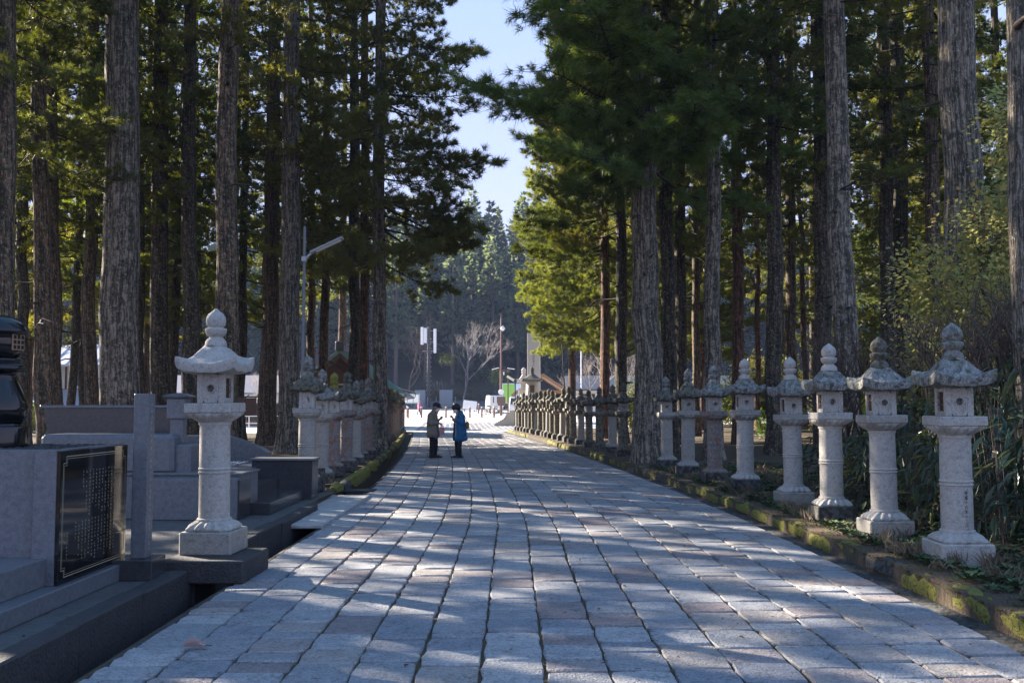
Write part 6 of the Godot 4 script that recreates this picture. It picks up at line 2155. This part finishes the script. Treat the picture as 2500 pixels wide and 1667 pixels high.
	var cb := [[V.call(0.045, 0.70, 0), V.call(0.045, 0.95, 0), 0.185, 0.172, 1.1], [V.call(0.045, 0.95, 0), V.call(0.035, 1.24, 0), 0.178, 0.145, 1.25], [V.call(0.035, 1.26, -0.09), V.call(0.035, 1.26, 0.09), 0.105, 0.105], [V.call(-0.09, 0.575, 0.10), V.call(0.17, 0.60, 0.08), 0.075, 0.08], [V.call(-0.08, 0.58, -0.09), V.call(0.17, 0.60, -0.08), 0.07, 0.08], [V.call(0.18, 0.60, -0.07), V.call(0.18, 0.60, 0.07), 0.075, 0.075], [V.call(0.06, 0.60, 0), V.call(0.06, 0.75, 0), 0.12, 0.15, 1.3],
		[V.call(0.035, 1.295, 0.165), V.call(0.085, 1.06, 0.215), 0.088, 0.078], [V.call(0.085, 1.06, 0.215), lw + Vector3(0.045, -0.015, 0.012), 0.076, 0.052], [V.call(0.035, 1.295, -0.165), V.call(0.01, 1.05, -0.225), 0.085, 0.075], [V.call(0.01, 1.05, -0.225), rw + Vector3(0.03, -0.05, -0.02), 0.072, 0.050]]
	part("coat", flesh(cb, 0.013, 0.035, 0.014), coat, t)
	part("hood", flesh([[V.call(0.06, 1.37, -0.07), V.call(0.06, 1.37, 0.07), 0.062, 0.062], [V.call(0.0, 1.375, -0.09), V.call(0.06, 1.36, -0.08), 0.035, 0.05], [V.call(0.0, 1.375, 0.09), V.call(0.06, 1.36, 0.08), 0.035, 0.05]], 0.011, 0.03), plain(Color(0.02, 0.045, 0.10), 0.8), t)
	part("coat_lining", flesh([[V.call(-0.135, 0.57, 0.03), V.call(-0.12, 1.0, 0.03), 0.05, 0.045, 2.0], [V.call(-0.12, 1.0, 0.03), V.call(-0.075, 1.27, 0.02), 0.045, 0.04, 1.8]], 0.011, 0.02), plain(Color(0.016, 0.02, 0.03), 0.9), t)
	part("scarf", flesh([[V.call(-0.105, 0.62, 0.105), V.call(-0.095, 1.05, 0.10), 0.034, 0.034], [V.call(-0.095, 1.05, 0.10), V.call(-0.045, 1.34, 0.07), 0.034, 0.04], [V.call(-0.045, 1.36, 0.06), V.call(-0.06, 1.36, -0.06), 0.045, 0.045]], 0.011, 0.02), plain(Color(0.26, 0.28, 0.32), 0.9), t)
	part("trousers", flesh([[V.call(0.0, 0.85, 0), V.call(0.0, 0.74, 0), 0.13, 0.13, 1.15], [V.call(0.01, 0.74, 0.075), V.call(0.01, 0.46, 0.08), 0.092, 0.075], [V.call(0.01, 0.46, 0.08), V.call(0.015, 0.08, 0.085), 0.074, 0.062], [V.call(-0.01, 0.74, -0.075), V.call(-0.045, 0.46, -0.085), 0.092, 0.075], [V.call(-0.045, 0.46, -0.085), V.call(-0.03, 0.08, -0.095), 0.074, 0.062]], 0.013, 0.02, 0.006), trousers, t)
	for s in [[0.02, 0.085], [-0.06, -0.095]]:
		var sh := part("shoe", flesh([[V.call(s[0] + 0.05, 0.042, s[1]), V.call(s[0] - 0.05, 0.042, s[1]), 0.044, 0.04], [V.call(s[0] - 0.05, 0.04, s[1]), V.call(s[0] - 0.14, 0.032, s[1]), 0.04, 0.032]], 0.009, 0.02), plain(Color(0.015, 0.03, 0.04), 0.7), t)
		part("sole", bx(Vector3(0.25, 0.016, 0.08), 0.006), plain(Color(0.4, 0.4, 0.4), 0.8), sh, Vector3(s[0] - 0.045, 0.0, s[1]))
	part("hair", flesh([[hc + up * 0.045 - fw * 0.02, hc + up * 0.04 + fw * 0.03, 0.108, 0.098], [hc - fw * 0.055 + up * 0.0, hc - fw * 0.05 - up * 0.055, 0.085, 0.06, 1.25], [hc + side * 0.075 + up * 0.03, hc + side * 0.082 - up * 0.03, 0.035, 0.025], [hc - side * 0.075 + up * 0.03, hc - side * 0.082 - up * 0.03, 0.035, 0.025], [hc + fw * 0.075 + up * 0.05 - side * 0.03, hc + fw * 0.075 + up * 0.05 + side * 0.03, 0.03, 0.03]], 0.008, 0.02, 0.006), plain(Color(0.014, 0.010, 0.009), 0.5), t)
	part("face_mask", flesh([[hc + fw * 0.060 - up * 0.062 - side * 0.028, hc + fw * 0.060 - up * 0.062 + side * 0.028, 0.050, 0.050], [hc + fw * 0.072 - up * 0.03 - side * 0.02, hc + fw * 0.072 - up * 0.03 + side * 0.02, 0.036, 0.036]], 0.008, 0.03), M.white, t)
	bag = thing("shoulder_bag", "mustard yellow shoulder bag on the back of the person in blue", "bag", t.position + t.basis * Vector3(0.255, 0.92, 0.03), 0.15)
	part("bag_body", flesh([[V.call(-0.01, 0.04, -0.03), V.call(0.0, 0.15, -0.03), 0.06, 0.045, 1.4], [V.call(0.0, 0.03, 0.04), V.call(0.0, 0.12, 0.04), 0.055, 0.05, 1.2]], 0.01, 0.03, 0.004), plain(Color(0.30, 0.15, 0.025), 0.7), bag)
	var sb := MB.new()
	sb.tube(PackedVector3Array([Vector3(-0.01, 0.17, 0.0), Vector3(-0.09, 0.36, 0.07), Vector3(-0.20, 0.462, 0.12), Vector3(-0.30, 0.40, 0.125), Vector3(-0.375, 0.28, 0.09)]), PackedFloat32Array([0.012, 0.012, 0.012, 0.012, 0.012]), 6)
	part("strap", sb.mesh(), plain(Color(0.36, 0.33, 0.14), 0.8), bag)
	# a far figure in a magenta coat on the plaza
	t = thing("person", "distant person in a magenta coat at the left of the plaza", "person", Vector3(-9.4, rise(101.0), -101.0), 0.4)
	part("body", flesh([[V.call(0, 0.85, 0), V.call(0, 1.2, 0), 0.13, 0.12, 1.2], [V.call(0, 1.25, 0), V.call(0.02, 1.42, 0), 0.05, 0.05], [V.call(0.03, 1.5, 0), V.call(0.04, 1.54, 0), 0.09, 0.09], [V.call(0, 0.85, 0.08), V.call(0.1, 0.05, 0.08), 0.08, 0.045], [V.call(0, 0.85, -0.08), V.call(-0.15, 0.05, -0.08), 0.08, 0.045], [V.call(0.1, 0.05, 0.08), V.call(0.22, 0.04, 0.08), 0.045, 0.035], [V.call(-0.15, 0.05, -0.08), V.call(-0.03, 0.04, -0.08), 0.045, 0.035], [V.call(0, 1.25, 0.16), V.call(0.05, 0.8, 0.22), 0.05, 0.03], [V.call(0, 1.25, -0.16), V.call(0.1, 0.85, -0.2), 0.05, 0.03]], 0.02, 0.03), skin, t)
	part("coat", flesh([[V.call(0, 0.75, 0), V.call(0, 1.22, 0), 0.19, 0.16, 1.2], [V.call(0, 1.27, 0.15), V.call(0.05, 0.9, 0.23), 0.08, 0.06], [V.call(0, 1.27, -0.15), V.call(0.1, 0.95, -0.21), 0.08, 0.06]], 0.02, 0.04), plain(Color(0.45, 0.05, 0.16), 0.8), t)
	part("trousers", flesh([[V.call(0, 0.75, 0.08), V.call(0.1, 0.09, 0.08), 0.10, 0.06], [V.call(0, 0.75, -0.08), V.call(-0.15, 0.09, -0.08), 0.10, 0.06]], 0.02, 0.03), trousers, t)
	part("hair", flesh([[V.call(0.02, 1.55, 0), V.call(0.0, 1.52, 0), 0.105, 0.1]], 0.02, 0.03), M.rubber, t)

# ---------------------------------------------------------------- fallen leaves, moss, grass
func build_litter() -> void:
	var r2 := RandomNumberGenerator.new()
	r2.seed = 99
	var lb := MB.new()
	_leaf(lb, Vector3(-0.5, 0, 0), Vector3(1, 0.05, 0), 1.0, 0.6, r2)
	_leaf(lb, Vector3(-0.5, 0.01, 0), Vector3(1, 0.12, 0.1), 0.9, 0.4, r2)
	var leaf := lb.mesh()
	var t := thing("fallen_leaf", "large pinkish dry leaf lying on the near paving stones", "leaf", Vector3(-2.02, 0.012, -6.45), 0.25)
	part("blade", leaf, plain(Color(0.55, 0.40, 0.38), 0.7), t, Vector3(0, 0.014, 0)).scale = Vector3(0.17, 0.45, 0.17)
	var st := MB.new()
	st.tube(PackedVector3Array([Vector3(0.04, 0.006, 0), Vector3(0.075, 0.012, -0.006), Vector3(0.105, 0.008, -0.01)]), PackedFloat32Array([0.003, 0.0025, 0.002]), 4)
	part("stalk", st.mesh(), M.twig, t)
	var at := []
	var cols := []
	for i in 9000:
		var Z := 4.0 + pow(r2.randf(), 1.6) * 44.0
		var right := r2.randf() < 0.55
		var u := 3.25 + pow(r2.randf(), 1.5) * 4.0 if right else -2.55 - pow(r2.randf(), 1.3) * 5.0
		if not right and Z < 17.5:
			if u > -2.95 and r2.randf() < 0.5:
				pass
			elif r2.randf() < 0.93:
				continue
		if r2.randf() < 0.04:
			u = r2.randf_range(-2.4, 3.2)
		var x := u + bend(Z)
		var y := ground_y(x, Z)
		if u > -2.45 and u < 3.2:
			y = 0.0
		elif u < 0.0 and Z < 17.5 and u < -3.0:
			y = 0.105
		at.append(Transform3D(Basis.from_euler(Vector3(r2.randf_range(-0.5, 0.5), r2.randf() * TAU, r2.randf_range(-0.5, 0.5))).scaled(Vector3.ONE * r2.randf_range(0.018, 0.05)), Vector3(x, y + 0.008, -Z)))
		var k := r2.randf()
		cols.append(Color(0.16, 0.085, 0.045).lerp(Color(0.05, 0.032, 0.022), k) if r2.randf() < 0.85 else Color(0.28, 0.17, 0.06))
	var lm := plain(Color.WHITE, 0.8)
	lm.vertex_color_use_as_albedo = true
	var o := scatter("leaf_litter", leaf, at, cols, self)
	o.material_override = lm
	tag(o, "brown leaf litter along the banks and the ditch", "leaf litter", "", "stuff")
	# dead needles and twig bits strewn over the paving, thickest along its joints and edges
	var nb := MB.new()
	nb.tube(PackedVector3Array([Vector3(-0.5, 0, 0), Vector3(0, 0.03, 0.06), Vector3(0.5, 0, 0)]), PackedFloat32Array([0.03, 0.05, 0.02]), 3)
	at = []
	cols = []
	for i in 3600:
		var Z := 4.8 + pow(r2.randf(), 1.7) * 22.0
		var u := r2.randf_range(-2.45, 3.2)
		if r2.randf() < 0.5:
			u = -2.447 + 0.377 * r2.randi_range(0, 15) + r2.randf_range(-0.02, 0.02)
		at.append(Transform3D(Basis(Vector3.UP, r2.randf() * TAU).scaled(Vector3.ONE * r2.randf_range(0.015, 0.045)), Vector3(u + bend(Z), 0.003, -Z)))
		cols.append(Color(0.11, 0.065, 0.035) * r2.randf_range(0.4, 1.3))
	o = scatter("dead_needles", nb.mesh(), at, cols, self)
	o.material_override = lm
	tag(o, "dead cedar needles strewn over the paving", "leaf litter", "", "stuff")
	# low green plants and dry grass beside the nearest right lanterns
	var gb := MB.new()
	for i in 40:
		var a := r2.randf() * TAU
		var p := Vector3(cos(a), 0, sin(a)) * r2.randf() * 0.09
		var d := Vector3(r2.randf_range(-0.7, 0.7), 1.0, r2.randf_range(-0.7, 0.7)).normalized()
		_leaf(gb, p, d, r2.randf_range(0.05, 0.15), 0.007, r2)
	var tuft := gb.mesh()
	gb = MB.new()
	for i in 30:
		var a := r2.randf() * TAU
		var p := Vector3(cos(a) * r2.randf() * 0.1, r2.randf() * 0.05, sin(a) * r2.randf() * 0.1)
		_leaf(gb, p, Vector3(cos(a), 0.5, sin(a)).normalized(), 0.045, 0.03, r2)
	var herb := gb.mesh()
	for kind in [["dry_grass", tuft, 420, Color(0.16, 0.12, 0.075), "dry tufts of grass along the right bank"], ["low_herbs", herb, 1500, Color(0.05, 0.085, 0.028), "low green herbs along the right bank"]]:
		at = []
		cols = []
		for i in kind[2]:
			var Z := 5.2 + pow(r2.randf(), 1.3) * 18.0
			var u := 3.66 + pow(r2.randf(), 1.2) * 2.6
			at.append(Transform3D(Basis(Vector3.UP, r2.randf() * TAU).scaled(Vector3.ONE * r2.randf_range(0.6, 1.5)), Vector3(u + bend(Z), ground_y(u + bend(Z), Z), -Z)))
			var c: Color = kind[3]
			cols.append(c * r2.randf_range(0.6, 1.5))
		o = scatter(kind[0], kind[1], at, cols, self)
		o.material_override = lm
		tag(o, kind[4], "grass", "", "stuff")
	# moss and grass blades along the kerb tops
	at = []
	cols = []
	for i in 5200:
		var Z := 4.0 + r2.randf() * 30.0
		var right := r2.randf() < 0.6
		if not right and Z < 17.8:
			continue
		var u := (3.52 if right else -2.97) + r2.randf_range(-0.08, 0.08)
		at.append(Transform3D(Basis(Vector3.UP, r2.randf() * TAU).scaled(Vector3.ONE * r2.randf_range(0.12, 0.35)), Vector3(u + bend(Z), 0.105, -Z)))
		cols.append(Color(0.13, 0.125, 0.02) * r2.randf_range(0.6, 1.5))
	o = scatter("kerb_moss", herb, at, cols, self)
	o.material_override = lm
	tag(o, "yellow-green moss growing along the kerb stones", "moss", "", "stuff")
